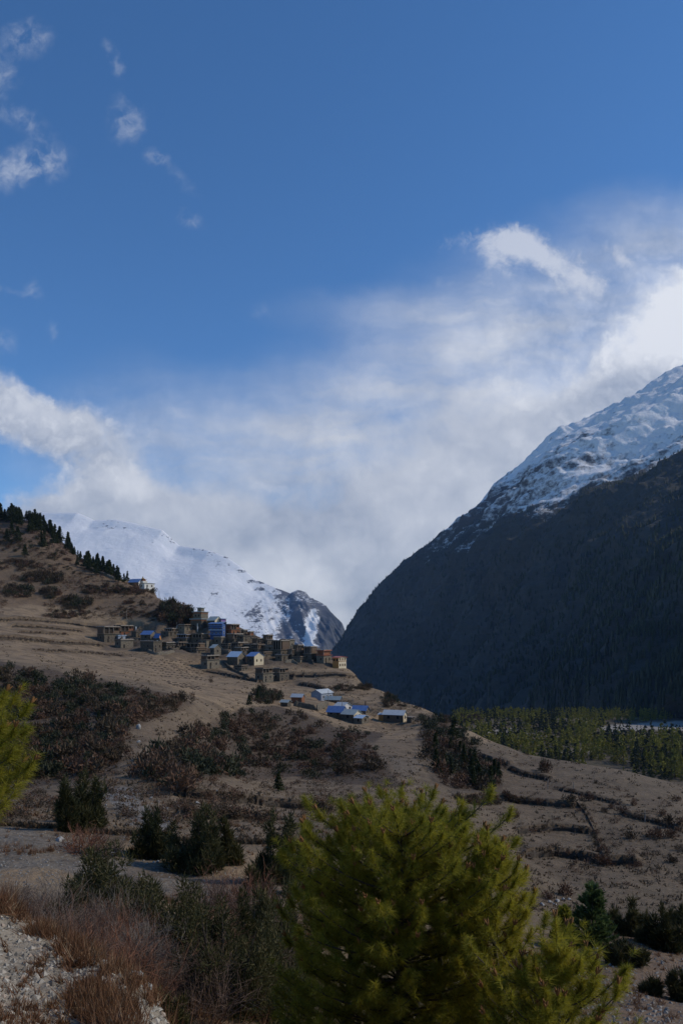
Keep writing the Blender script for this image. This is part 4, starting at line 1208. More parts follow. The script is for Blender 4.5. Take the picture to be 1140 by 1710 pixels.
for k in range(9):
    px_ = vr.uniform(185, 540); py_ = np.interp(px_, [170, 330, 450, 540], [1062, 1058, 1078, 1096]) + vr.uniform(-8, 8)
    c = at(px_, py_, 150) or at(px_, py_ + 14, 150)
    if c is None: continue
    h = vr.uniform(13, 20) / F * c.y
    o = thing('prayer_flag', 'tall pole with a pale prayer banner rising among the village houses', 'flag', c, vr.uniform(-.5, .3), 'prayer banners of the village')
    MB().tube([(0, 0, -.8), (0, 0, h * .5), (0, 0, h)], [.09, .08, .05], 6).build('pole', M['wood_pale'], o)
    n_ = 10; zz = np.linspace(h * .25, h * .96, n_); ww = .55 + .12 * np.sin(zz * 2.1 + k)
    V_ = np.concatenate([np.stack([0 * zz + .08, .1 * np.sin(zz * 1.7 + k), zz], 1), np.stack([ww, .16 * np.sin(zz * 1.7 + k + 1.2), zz], 1)])
    i_ = np.arange(n_ - 1); MB().add(V_, np.stack([i_, i_ + n_, i_ + n_ + 1, i_ + 1], 1)).build('banner', M['white'], o)

# heaps of manure spread over the fields
bpts = np.array([(math.cos(a) * rr, math.sin(a) * rr, z) for z, rr in ((-.15, 1.0), (.18, .72), (.36, .3)) for a in np.linspace(0, 2 * math.pi, 7, endpoint=False)] + [(0, 0, .42)])
bf = [(k, (k + 1) % 7, 7 + (k + 1) % 7, 7 + k) for k in range(7)] + [(7 + k, 7 + (k + 1) % 7, 14 + (k + 1) % 7, 14 + k) for k in range(7)]
heap_me = MB().add(bpts, bf).add(bpts, [(14 + k, 14 + (k + 1) % 7, 21) for k in range(7)]).mesh('manure_heap', True)
heap_me.materials.append(M['dung'])
hr = random.Random(3)
spots = []
for row in range(8):
    for k in range(10):
        spots.append((236 + k * 8.2 + row * 4.6 + hr.uniform(-1.5, 1.5), 1099 + row * 4.2 + k * .9 + hr.uniform(-.6, .6), 'dotted'))
for row in range(3):
    for k in range(11): spots.append((270 + k * 6 + row * 9 + hr.uniform(-2, 2), 1136 + row * 4 + k * 1.1 + hr.uniform(-.8, .8), 'dotted'))
for row in range(4):
    for k in range(4): spots.append((855 + k * 7 + hr.uniform(-2, 2), 1396 + row * 8 + hr.uniform(-1, 1), 'oval'))
for px, py, wh in spots:
    if wh == 'dotted' and px > 338: continue
    q = at(px, py, 60)
    o = link('manure_heap', heap_me)
    sc = hr.uniform(.45, .8) * (1 if wh == 'dotted' else .42)
    place(o, q, hr.uniform(0, 6), (sc * 1.3, sc, sc))
    if wh == 'dotted': tag(o, 'small dark heap of manure in the dotted field below the village', 'heap', 'manure heaps in the dotted field')
    else: tag(o, 'small dark heap of manure beside the oval fields', 'heap', 'manure heaps by the oval fields')

# ------------------------------------------------------------------ plants
def unit(v): return v / (np.linalg.norm(v, axis=-1, keepdims=True) + 1e-9)


def blades(b, P, D, L, Wd, r, mat=0, sag=0.0, base=0.0):
    """One pointed leaf per row: base at P, pointing along D."""
    P = np.asarray(P, float); D = unit(np.asarray(D, float)); n = len(P)
    L = np.broadcast_to(L, (n,))[:, None]; Wd = np.broadcast_to(Wd, (n,))[:, None]
    s = unit(np.cross(D, unit(r.normal(size=(n, 3)))))
    tip = P + D * L; tip[:, 2:] -= sag * L
    v = np.stack([P - s * Wd / 2 - D * L * base, P + s * Wd / 2 - D * L * base, tip], 1).reshape(-1, 3)
    return b.add(v, np.arange(3 * n).reshape(-1, 3), mat)


def lobe_points(lobes, n, r, shell=0.45):
    """Points through a crown made of ellipsoid lobes ((cx, cy, cz), (rx, ry, rz)), denser towards the outside."""
    w = np.array([l[1][0] * l[1][1] * l[1][2] for l in lobes]) ** 0.75; w /= w.sum()
    k = r.choice(len(lobes), n, p=w)
    c = np.array([l[0] for l in lobes])[k]; s = np.array([l[1] for l in lobes])[k]
    d = unit(r.normal(size=(n, 3)))
    rad = r.random(n)[:, None] ** shell
    return c + d * s * rad, d


def bush(name, w, h, n, leaf, mats, seed, stems=7, up=0.5, leafw=0.6, lobes=7):
    """A low shrub: leaf clumps over a few stems; material 0 leaf, 1 stem."""
    r = np.random.default_rng(seed)
    L = []
    for k in range(lobes):
        a = r.random() * 6.28; q = r.random() ** .6 * w * .33
        rr = w * r.uniform(.14, .26); hz = h * r.uniform(.45, 1.0) * (1 - .5 * q / w)
        L.append(((math.cos(a) * q, math.sin(a) * q, hz * .55), (rr, rr, hz * .5)))
    P, d = lobe_points(L, n, r)
    P[:, 2] = np.maximum(P[:, 2], .03)
    b = MB()
    blades(b, P, d * .6 + np.array([0, 0, up]) + r.normal(size=(n, 3)) * .45, leaf * r.uniform(.6, 1.4, n), leaf * leafw, r)
    for k in range(stems):
        l = L[k % lobes]
        e = np.array(l[0]) + r.normal(size=3) * np.array(l[1]) * .5
        b.tube([(0, 0, -.2), e * .5 + r.normal(size=3) * .05 * w, e], [.03 * h ** .5 + .01, .02, .008], 3, 1)
    me = b.mesh(name)
    for m in mats: me.materials.append(m)
    return me


def conifer(h, w, n, r, leaf, bare=0.1, rag=0.35, narrow=1.0):
    """Crown and trunk of a tall conifer: drooping whorled branches in ragged tiers."""
    tb = MB().tube([(0, 0, -h * .06), (0, 0, h * .45), (0, 0, h * .96)], [h * .02, h * .013, h * .002], 5)
    nb = max(10, n // 9)
    zb = h * (bare + (1 - bare) * r.random(nb) ** 1.1)
    az = r.random(nb) * 6.283
    f = 1 - (zb / h - bare) / (1 - bare)
    rb = w / 2 * (np.minimum(f * 1.5, 1) ** narrow * (.25 + .75 * f ** .7)) * r.uniform(1 - rag, 1 + rag * .5, nb) + .02 * h
    k = np.repeat(np.arange(nb), 9); u = r.random(len(k)) ** .7
    dirs = np.stack([np.cos(az), np.sin(az), np.zeros(nb)], 1)[k]
    P = dirs * (rb[k] * u)[:, None]; P[:, 2] = zb[k] - .22 * rb[k] * u + r.normal(size=len(k)) * .012 * h
    D = dirs + r.normal(size=(len(k), 3)) * .45; D[:, 2] += .1
    cb = MB()
    blades(cb, P, D, leaf * r.uniform(.6, 1.3, len(k)), leaf * .55, r, 0, .2, .3)
    P2 = np.stack([r.normal(size=8) * .01 * h, r.normal(size=8) * .01 * h, h * r.uniform(.86, .97, 8)], 1)
    blades(cb, P2, np.tile([0, 0, 1.0], (8, 1)) + r.normal(size=(8, 3)) * .25, leaf, leaf * .4, r)
    return tb, cb


RG = np.random.default_rng(11)
rv = random.Random(11)

# conifers along the left skyline and scattered on the hillside
con = []
for k in range(5):
    tb, cb = conifer(10, 4.6 + .6 * (k % 3), 1300, np.random.default_rng(40 + k), .75, .12 + .04 * (k % 2), .4)
    a = tb.mesh('trunk'); a.materials.append(M['bark']); c = cb.mesh('crown'); c.materials.append(M['conifer'])
    con.append((a, c))


def skyline_tree(px, py, hpx, y=None, lab=None, grp='conifers along the left skyline', ymin=300):
    q = on(px, y) if y else at(px, py, ymin)
    if q is None: return
    h = hpx / F * q.y
    o = thing('conifer_tree', lab or 'dark conifer in the belt of trees on the left hillside skyline', 'tree', q, rv.uniform(0, 6), grp, (h / 10 * rv.uniform(.9, 1.25),) * 2 + (h / 10,))
    a, c = con[rv.randrange(5)]
    link('trunk', a, o); link('crown', c, o)


for k in range(112):
    t = rv.random()
    px = -30 + 235 * t + rv.uniform(-4, 4)
    j_ = int(np.searchsorted(COLS, px)); m_ = (ROWS > 400) & (ROWS < 850)
    sky = (HZ - F * SGRID[m_, j_]).min()
    below = abs(rv.gauss(0, 11)) if k > 70 else rv.uniform(.4, 4)
    skyline_tree(px, sky + below, rv.uniform(13, 27) * (1 - .25 * t))
for px, py, h in ((2, 868, 26), (20, 872, 32), (28, 876, 30), (57, 885, 28), (66, 888, 26), (100, 905, 26), (114, 915, 27), (128, 925, 28), (148, 950, 30), (163, 956, 32), (172, 957, 28), (183, 962, 27)):
    skyline_tree(px, py, h)
skyline_tree(198, 972, 24, None, 'lone conifer left of the high blue roofed shed', None)
skyline_tree(213, 972, 18, 530, 'thin pale conifer right behind the lone conifer on the skyline', None)
for px, py, h in ((12, 905, 22), (30, 905, 26), (42, 928, 20), (70, 912, 18), (20, 895, 24), (88, 910, 20)):
    skyline_tree(px, py, h, None, 'dark conifer standing on the upper left slope below the skyline belt', 'conifers on the upper left slope')

# pines of the valley floor: the nearer ones as trees of their own, the rest as one wood
vme = []
for k in range(6):
    tb, cb = conifer(10, 4.8, 420, np.random.default_rng(60 + k), .95, .1, .35, .8)
    cb.v.extend(tb.v); cb.q.extend([f + cb.n for f in tb.q]); cb.mq.extend([np.ones(len(f), np.int32) for f in tb.q])
    me = cb.mesh('valley_pine'); me.materials.append(M['valley']); me.materials.append(M['bark'])
    vme.append(me)
BARE = [[(985, 1232), (1010, 1216), (1140, 1202), (1200, 1200), (1200, 1232), (1090, 1230), (1020, 1232)], [(820, 1224), (850, 1216), (885, 1226), (845, 1234), (812, 1232)],
        [(912, 1254), (970, 1250), (990, 1258), (935, 1264)], [(930, 1282), (1080, 1292), (1080, 1298), (930, 1290)]]
cand = []
for _ in range(26000):
    y = 600 * math.exp(rv.random() * math.log(1150 / 600)) if rv.random() < .75 else rv.uniform(1100, 1400)
    px = rv.uniform(755, 1260)
    x = (px - CX) / F * y
    z = gz(x, y); py = HZ - F * z / y
    if z > -85: continue
    if any(inpoly(px, py + 4, p) for p in BARE): continue
    d = vn(x / 45, y / 45, 5) * .6 + vn(x / 14, y / 14, 6) * .5
    if d < .42 or rv.random() > (d - .30) * 1.8: continue
    cand.append((y, x, z))
cand.sort()
cell = {}
keep = []
for y, x, z in cand:
    s = 5.5 if y < 900 else 7.0
    key = (int(x / s), int(y / s))
    if any((key[0] + i, key[1] + j) in cell and (cell[(key[0] + i, key[1] + j)][0] - x) ** 2 + (cell[(key[0] + i, key[1] + j)][1] - y) ** 2 < s * s for i in (-1, 0, 1) for j in (-1, 0, 1)): continue
    cell[key] = (x, y); keep.append((y, x, z))
crest = {}
def seen(y, x, z, h):
    """True when the top of a tree shows above the crest of the hill in front."""
    px, py = CX + F * x / y, HZ - F * (z + h) / y
    if not 745 < px < 1150: return False
    q = at(px, py, 100)
    return q is None or q.y > y - 40
near = [t for t in keep if seen(*t, 9)]
single = near[:150]
sset = set(single)
vdark = []
for me in vme[:3]:
    m2 = me.copy(); m2.materials.clear(); m2.materials.append(M['conifer']); m2.materials.append(M['bark']); vdark.append(m2)
for y, x, z in single:
    dk_ = vn(x / 30, y / 30, 31) > .58
    o = link('valley_pine', vdark[rv.randrange(3)] if dk_ else vme[rv.randrange(6)])
    h = 6 + 12 * rv.random() ** 1.5
    place(o, (x, y, z), rv.uniform(0, 6), (h / 10 * rv.uniform(.8, 1.15),) * 2 + (h / 10,))
    if dk_: tag(o, 'dark green conifer among the sunlit pines at the near edge of the valley wood', 'tree', 'dark conifers at the near edge of the valley wood')
    else: tag(o, 'sunlit yellow green pine at the near edge of the valley floor wood', 'tree', 'pines at the near edge of the valley wood')
wood = MB(); wood2 = MB()
wr = np.random.default_rng(77)
arr = []
for k in range(4):
    tb, cb = conifer(10, 4.8, 190, np.random.default_rng(90 + k), 1.35, .08, .35, .8)
    arr.append((np.concatenate(cb.v), np.concatenate(cb.t)))
for t in keep:
    if t in sset or t[0] < 640: continue
    v, f = arr[wr.integers(4)]
    h = (5.5 + 12 * wr.random() ** 1.5) / 10; a = wr.random() * 6.28; c, s = math.cos(a) * h, math.sin(a) * h
    (wood2 if vn(t[1] / 30, t[0] / 30, 31) + wr.normal() * .06 > .6 else wood).add(np.stack([v[:, 0] * c - v[:, 1] * s + t[1], v[:, 0] * s + v[:, 1] * c + t[0], v[:, 2] * h + t[2]], 1), f)
tag(wood.build('valley_wood', M['valley']), 'yellow green pine wood covering the valley floor at the right', 'wood', kind='stuff')

tag(wood2.build('valley_wood', M['conifer']), 'dark conifers mixed into the pine wood of the valley floor', 'wood', kind='stuff')

# forest on the dark mountain: one mass of conifers
fr_ = np.random.default_rng(5)
ni = 38000
ii = fr_.integers(0, 519, ni); jj = fr_.integers(0, 380, ni); uu, vv = fr_.random(ni)[:, None], fr_.random(ni)[:, None]
fp = MV[ii, jj] * (1 - uu) * (1 - vv) + MV[ii + 1, jj] * uu * (1 - vv) + MV[ii, jj + 1] * (1 - uu) * vv + MV[ii + 1, jj + 1] * uu * vv
fs = snowf[ii, jj]; dens = 1 - sstep(.06, .42, fs)
ppx = CX + F * fp[:, 0] / fp[:, 1]
gl = vn(fp[:, 1] / 90, fp[:, 2] / 60, 9)
ok = (fr_.random(ni) < dens * np.clip((gl + .35 * vn(fp[:, 1] / 260, fp[:, 2] / 200, 12) - .32) * 1.9, .06, 1)) & (ppx < 1260)
fp = fp[ok]
nk = 6
for part in range(1):
    hN = fr_.uniform(9, 20, len(fp)) * (1 - .3 * (fp[:, 2] > 350)); rN = hN * fr_.uniform(.16, .24, len(fp))
    ang = fr_.random(len(fp))[:, None] * 6.28 + np.arange(nk)[None] / nk * 6.283
    ring = lambda q, hh, tw: np.stack([fp[:, 0:1] + np.cos(ang + tw) * rN[:, None] * q * (1 + .3 * np.cos(ang * 3)), fp[:, 1:2] + np.sin(ang + tw) * rN[:, None] * q, fp[:, 2:3] + hN[:, None] * hh + 0 * ang], -1)
    V = np.concatenate([ring(1.0, .02, 0), ring(.55, .42, .4), ring(.85, .36, 0), np.stack([fp[:, 0], fp[:, 1], fp[:, 2] + hN * .62], -1)[:, None], np.stack([fp[:, 0], fp[:, 1], fp[:, 2] + hN], -1)[:, None]], 1)
    a = np.arange(nk); an = (a + 1) % nk
    q1 = np.stack([a, an, 12 + 0 * a + 6], -1)  # lower cone to its apex (index 18)
    t1 = np.stack([a, an, np.full(nk, 18)], -1); t2 = np.stack([12 + a, 12 + an, np.full(nk, 19)], -1)
    ft = (np.concatenate([t1, t2])[None] + (np.arange(len(fp)) * 20)[:, None, None]).reshape(-1, 3)
    fo = MB().add(V.reshape(-1, 3), ft).build('mountain_forest', M['forest'])
tag(fo, 'dark blue green conifer forest over the shaded flank of the right mountain', 'forest', kind='stuff')

# ---------------------------------------------------------------- scrub of the slopes
SCR = [('scrub', M['scrub']), ('russet', M['scrub_red']), ('green', M['scrub_green'])]
bme = {}
for nm, mt in SCR:
    bme[nm] = [bush(nm + '_shrub', 2.4, 1.5, 260, .30, [mt, M['twig_brown']], 300 + k * 7 + len(nm), 9, .6, .42, 8) for k in range(4)]
tall = [bush('leafless_thicket', 2.2, 2.4, 300, .42, [M['scrub'], M['twig_brown']], 350 + k, 12, 1.3, .16, 6) for k in range(3)]
SHRUB_N = [0]


def shrub(px, py, wpx, hpx, kind, label, group=None, y=None, name='shrub', ymin=45):
    q = on(px, y) if y else at(px, py, ymin)
    if q is None: return None
    w = wpx / F * q.y; h = hpx / F * q.y
    me = (tall if kind == 'tall' else bme[kind])[rv.randrange(3)]
    bw, bh = (2.0, 2.4) if kind == 'tall' else (2.1, 1.45)
    o = link(name, me)
    place(o, q - Vector((0, 0, .12 * h)), rv.uniform(0, 6), (w / bw, w / bw * rv.uniform(.7, 1.1), h / bh))
    SHRUB_N[0] += 1
    return tag(o, label, 'shrub', group)


CLUMPS = []


def clump(cx, cy, rx, ry, n, kinds, label, group, s=(9, 20), tallness=.6):
    CLUMPS.append((cx, cy, rx, ry, n, s, tallness))
    for _ in range(n):
        a = rv.random() * 6.28; q = rv.random() ** .5
        w = rv.uniform(*s)
        shrub(cx + math.cos(a) * rx * q, cy + math.sin(a) * ry * q, w, w * tallness * rv.uniform(.75, 1.25), rv.choice(kinds), label, group)


B3 = ['scrub', 'scrub', 'green']
clump(70, 968, 34, 8, 12, B3, 'dark shrub in the thicket under the pole slope on the left hillside', 'shrubs of the upper left thicket', (12, 26), .75)
clump(30, 990, 22, 8, 10, B3, 'dark shrub in the lower left hillside thicket beside the terraces', 'shrubs of the lower left thicket', (12, 24), .75)
clump(84, 992, 14, 7, 6, B3, 'dark shrub right of the lower left hillside thicket', 'shrubs right of the lower left thicket', (12, 22), .75)
clump(128, 1010, 26, 9, 11, ['green', 'scrub'], 'rounded green black shrub in the middle thicket of the hillside', 'shrubs of the middle thicket', (11, 22), .8)
clump(165, 985, 38, 7, 14, ['scrub', 'russet'], 'brown shrub on the slope under the monastery shed', 'shrubs under the monastery', (9, 18), .6)
clump(235, 988, 44, 5, 16, ['scrub', 'russet'], 'brown shrub in the hedge line below the high shrine', 'hedge line below the shrine', (10, 18), .7)
clump(292, 1030, 26, 16, 22, ['scrub', 'green'], 'tall dark shrub in the big thicket above the village', 'shrubs of the thicket above the village', (14, 26), 1.1)
clump(222, 1018, 22, 16, 8, ['russet', 'scrub'], 'small brown shrub on the bare slope above the blue roofed house', 'shrubs above the blue roofed house', (9, 15), .6)
clump(262, 1030, 16, 8, 6, ['russet', 'scrub'], 'small brown shrub left of the big village thicket', 'shrubs left of the village thicket', (8, 14), .6)
clump(120, 945, 60, 22, 18, ['russet', 'scrub', 'green'], 'low shrub dotted over the upper left slope', 'shrubs dotted over the upper slope', (6, 14), .6)
clump(110, 1026, 40, 6, 10, ['scrub', 'russet'], 'brown shrub in the strip between the middle thicket and the terraces', 'shrubs above the left terraces', (9, 17), .6)
clump(30, 945, 36, 8, 10, ['russet', 'scrub'], 'russet shrub on the slope at the far left edge', 'shrubs at the far left slope', (9, 18), .6)
clump(60, 905, 70, 18, 16, ['russet', 'scrub', 'green'], 'low shrub under the skyline trees', 'shrubs under the skyline trees', (7, 14), .7)
clump(445, 1166, 22, 9, 12, ['green', 'scrub'], 'dark shrub in the clump on the cliff left of the red brown shed', 'shrubs on the cliff top', (12, 24), 1.0)
clump(585, 1150, 34, 4, 10, ['scrub', 'tall'], 'leafless shrub on the field edge above the tall blue grey house', 'shrubs on the field edge', (9, 16), .8)
clump(650, 1168, 12, 12, 9, ['green', 'scrub'], 'dark shrub on the crest right of the bare village field', 'shrubs on the right crest', (9, 17), .9)
clump(690, 1176, 24, 9, 8, ['russet', 'scrub'], 'small brown shrub on the stony right crest', 'small shrubs on the right crest', (6, 11), .6)
clump(768, 1202, 34, 8, 14, ['tall', 'scrub'], 'grey leafless thicket on the shoulder above the valley wood', 'thickets above the valley wood', (12, 20), .8)
clump(815, 1338, 55, 6, 12, ['scrub', 'russet'], 'brown shrub along the bank at the top of the right fields', 'shrubs along the right field bank', (14, 26), .65)
for px, py, w, h in ((950, 1338, 28, 20), (978, 1337, 24, 20), (1020, 1350, 16, 10), (1058, 1345, 20, 16), (1040, 1358, 22, 14), (1010, 1356, 18, 10), (1104, 1362, 18, 14), (1120, 1375, 26, 22),
                     (1092, 1398, 34, 26), (1050, 1400, 30, 16), (1122, 1398, 24, 22), (1005, 1445, 40, 24), (1060, 1448, 26, 14), (1072, 1431, 14, 9), (910, 1290, 22, 26), (995, 1308, 10, 7),
                     (1120, 1440, 26, 16), (1136, 1420, 20, 16), (860, 1364, 22, 14), (1140, 1380, 30, 20), (900, 1342, 16, 12), (1128, 1338, 16, 12), (1008, 1355, 12, 10)):
    shrub(px, py, w, h, rv.choice(['scrub', 'russet', 'russet', 'tall']), 'rounded brown shrub dotted over the fields at the right', 'shrubs dotted over the right fields')
shrub(908, 1287, 20, 24, 'green', 'dark bush on the brow of the sloping right field above the valley')
shrub(945, 1496, 34, 26, 'russet', 'bright russet bush left of the young fir on the grey field', ymin=55)
shrub(912, 1500, 30, 18, 'russet', 'low russet bush beside the bright russet bush at the pine edge', ymin=55)
shrub(352, 1140, 12, 12, 'tall', 'small leafless bush alone in the field below the pillared loft house')

# the thickets covering the gully slopes: bigger ones as shrubs, the mass between as ground cover
SCRUB_ZONES = [([(-60, 1122), (0, 1112), (200, 1146), (300, 1164), (325, 1174), (280, 1192), (215, 1212), (200, 1285), (100, 1302), (-60, 1302)], 1.0),
               ([(215, 1292), (300, 1236), (370, 1200), (420, 1188), (500, 1192), (560, 1214), (635, 1226), (610, 1240), (640, 1286), (560, 1300), (480, 1294), (420, 1300), (330, 1296), (300, 1318)], .9),
               ([(708, 1198), (755, 1208), (795, 1262), (838, 1294), (838, 1320), (760, 1322), (722, 1294), (702, 1236)], 1.3)]
mass = MB(); mass_r = MB(); mass_g = MB()
mr = np.random.default_rng(8)
src = [bush('x', 2.4, 1.5, 120, .33, [], 500 + k, 0, .6, .5, 8) for k in range(4)]
srcv = []
for me in src:
    v = np.empty(len(me.vertices) * 3); me.vertices.foreach_get('co', v); srcv.append(v.reshape(-1, 3))
    bpy.data.meshes.remove(me)
big = []
for poly, dn in SCRUB_ZONES:
    pa = np.array(poly)
    cnt = int(dn * abs(np.sum(pa[:, 0] * np.roll(pa[:, 1], -1) - pa[:, 1] * np.roll(pa[:, 0], -1))) / 2 / 13)
    for _ in range(cnt):
        px, py = mr.uniform(pa[:, 0].min(), pa[:, 0].max()), mr.uniform(pa[:, 1].min(), pa[:, 1].max())
        if not inpoly(px + 26 * (vn(px / 22, py / 11, 171) - .5) + mr.normal() * 5, py + 16 * (vn(px / 22, py / 11, 172) - .5) + mr.normal() * 3, poly): continue
        if vn(px / 26, py / 13, 70) * .7 + vn(px / 9, py / 5, 73) * .3 < .36: continue
        q = at(px, py, 60)
        if q is None: continue
        w = .8 * (4.2 / .8) ** (mr.random() ** 1.9) * (1.2 if dn > 1.2 else 1.0); h = w * mr.uniform(.5, .85)
        if w / q.y > .0135 and len(big) < 70: big.append((px, py, w / q.y * F, h / q.y * F, 'g' if px > 700 else 'l')); continue
        v = srcv[mr.integers(4)]; a = mr.random() * 6.28; c, s = math.cos(a), math.sin(a)
        kx = w / 2.1; kz = h / 1.45
        T2 = np.stack([(v[:, 0] * c - v[:, 1] * s) * kx + q.x, (v[:, 0] * s + v[:, 1] * c) * kx + q.y, v[:, 2] * kz + q.z - .1 * h], 1)
        (mass_g if vn(px / 17, py / 9, 88) > .62 else mass_r if vn(px / 20, py / 10, 89) + mr.normal() * .12 > .48 else mass).add(T2, np.arange(len(v)).reshape(-1, 3))
# sparse low scrub over hillside and fields
for _ in range(12000):
    z = mr.random()
    if z < .5: px, py = mr.uniform(-20, 330), mr.uniform(880, 1035)
    elif z < .6: px, py = mr.uniform(560, 800), mr.uniform(1130, 1235)
    elif z < .85: px, py = mr.uniform(-20, 700), mr.uniform(1290, 1375)
    else: px, py = mr.uniform(830, 1160), mr.uniform(1240, 1480)
    q = at(px, py, 45)
    if q is None or q.y > 700: continue
    if vn(px / 30, py / 14, 75) < (.42 if z < .85 else .66): continue
    w = .3 * (1.5 / .3) ** (mr.random() ** 1.6) * (1 + q.y / 420) * (1.5 if q.y > 430 else 1.0); h = w * mr.uniform(.35, .6)
    v = srcv[mr.integers(4)]; v = v[:len(v) // 3 // 3 * 3]; a = mr.random() * 6.28; c, s = math.cos(a), math.sin(a)
    T2 = np.stack([(v[:, 0] * c - v[:, 1] * s) * w / 2.1 + q.x, (v[:, 0] * s + v[:, 1] * c) * w / 2.1 + q.y, v[:, 2] * h / 1.45 + q.z - .05 * h], 1)
    (mass_r if mr.random() < .5 else mass).add(T2, np.arange(len(v)).reshape(-1, 3))
# brush filling the thickets
for cx, cy, rx, ry, n, s_, tl in CLUMPS:
    for _ in range(n * 4):
        a = mr.random() * 6.28; q_ = mr.random() ** .5
        q = at(cx + math.cos(a) * rx * 1.12 * q_, cy + math.sin(a) * ry * 1.15 * q_, 45)
        if q is None: continue
        w = mr.uniform(s_[0] * .6, s_[1] * .8) / F * q.y; h = w * tl * mr.uniform(.6, 1.0)
        v = srcv[mr.integers(4)]; c, s = math.cos(a * 7), math.sin(a * 7)
        T2 = np.stack([(v[:, 0] * c - v[:, 1] * s) * w / 2.1 + q.x, (v[:, 0] * s + v[:, 1] * c) * w / 2.1 + q.y, v[:, 2] * h / 1.45 + q.z - .1 * h], 1)
        (mass_g if mr.random() < .25 else mass_r if mr.random() < .3 else mass).add(T2, np.arange(len(v)).reshape(-1, 3))
# dry growth along the terrace lips
for nm, pts in TERR.items():
    for p in track(pts, 1.1 if nm[0] in 'rc' else 1.6):
        if mr.random() < .25: continue
        w = mr.uniform(.5, 1.5) * (1 if nm[0] in 'rc' else 1.3); v = srcv[mr.integers(4)]; a = mr.random() * 6.28; c, s = math.cos(a), math.sin(a)
        x, y_ = p[0] + mr.normal() * .5, p[1] + mr.normal() * .7
        T2 = np.stack([(v[:, 0] * c - v[:, 1] * s) * w / 2.1 + x, (v[:, 0] * s + v[:, 1] * c) * w / 2.1 + y_, v[:, 2] * w * .4 + p[2] + .1], 1)
        (mass_r if mr.random() < .4 else mass).add(T2, np.arange(len(v)).reshape(-1, 3))
tag(mass.build('scrub', M['scrub']), 'dark scrub covering the gully slopes below the village', 'scrub', kind='stuff')
tag(mass_g.build('scrub', M['scrub_green']), 'dark green scrub in patches among the brown scrub of the slopes', 'scrub', kind='stuff')
tag(mass_r.build('scrub', M['scrub_red']), 'russet low scrub growing between the dark scrub on the slopes', 'scrub', kind='stuff')
for px, py, w, h, side in big:
    shrub(px, py, w, h, rv.choice(['scrub', 'scrub', 'green', 'russet']), 'larger dark shrub standing in the scrub of the gully slopes', 'larger shrubs of the gully slopes')
# stubble and clods over the fields
sb_ = MB()
for _ in range(16000):
    px, py = mr.uniform(-15, 1160), mr.uniform(1066, 1530)
    if vn(px / 40, py / 12, 151) * .6 + vn(px / 9, py / 4, 152) * .4 < .42: continue
    q = at(px, py, 50)
    if q is None or q.y > 440: continue
    m = 5; hh = mr.uniform(.12, .34) * (1 + q.y / 260)
    blades(sb_, np.array(q)[None] + mr.normal(size=(m, 3)) * np.array([.5, .5, 0]) * hh, mr.normal(size=(m, 3)) * .6 + np.array([0, 0, .8]), hh * mr.uniform(.6, 1.2, m), hh * .5, mr)
tag(sb_.build('field_stubble', M['stubble']), 'dry stubble and weeds speckling the brown fields', 'stubble', kind='stuff')
# conifers in the right bank thicket
for k in range(26):
    px = rv.uniform(722, 832); lo = np.interp(px, [722, 760, 800, 835], [1225, 1235, 1275, 1300]); hi = np.interp(px, [722, 760, 835], [1285, 1318, 1318])
    skyline_tree(px, rv.uniform(lo, hi), rv.uniform(20, 38), None, 'dark conifer in the thicket on the bank left of the sloping right field', 'conifers on the right bank', 100)
for px, py, h in ((60, 1150, 18), (75, 1180, 20), (30, 1200, 22), (110, 1165, 20), (195, 1152, 16), (430, 1172, 22), (416, 1178, 18), (165, 1205, 18), (465, 1322, 34), (100, 1215, 20), (138, 1222, 18)):
    skyline_tree(px, py, h, None, 'small dark conifer rising from the scrub of the left gully slopes', 'conifers in the gully scrub', 70)

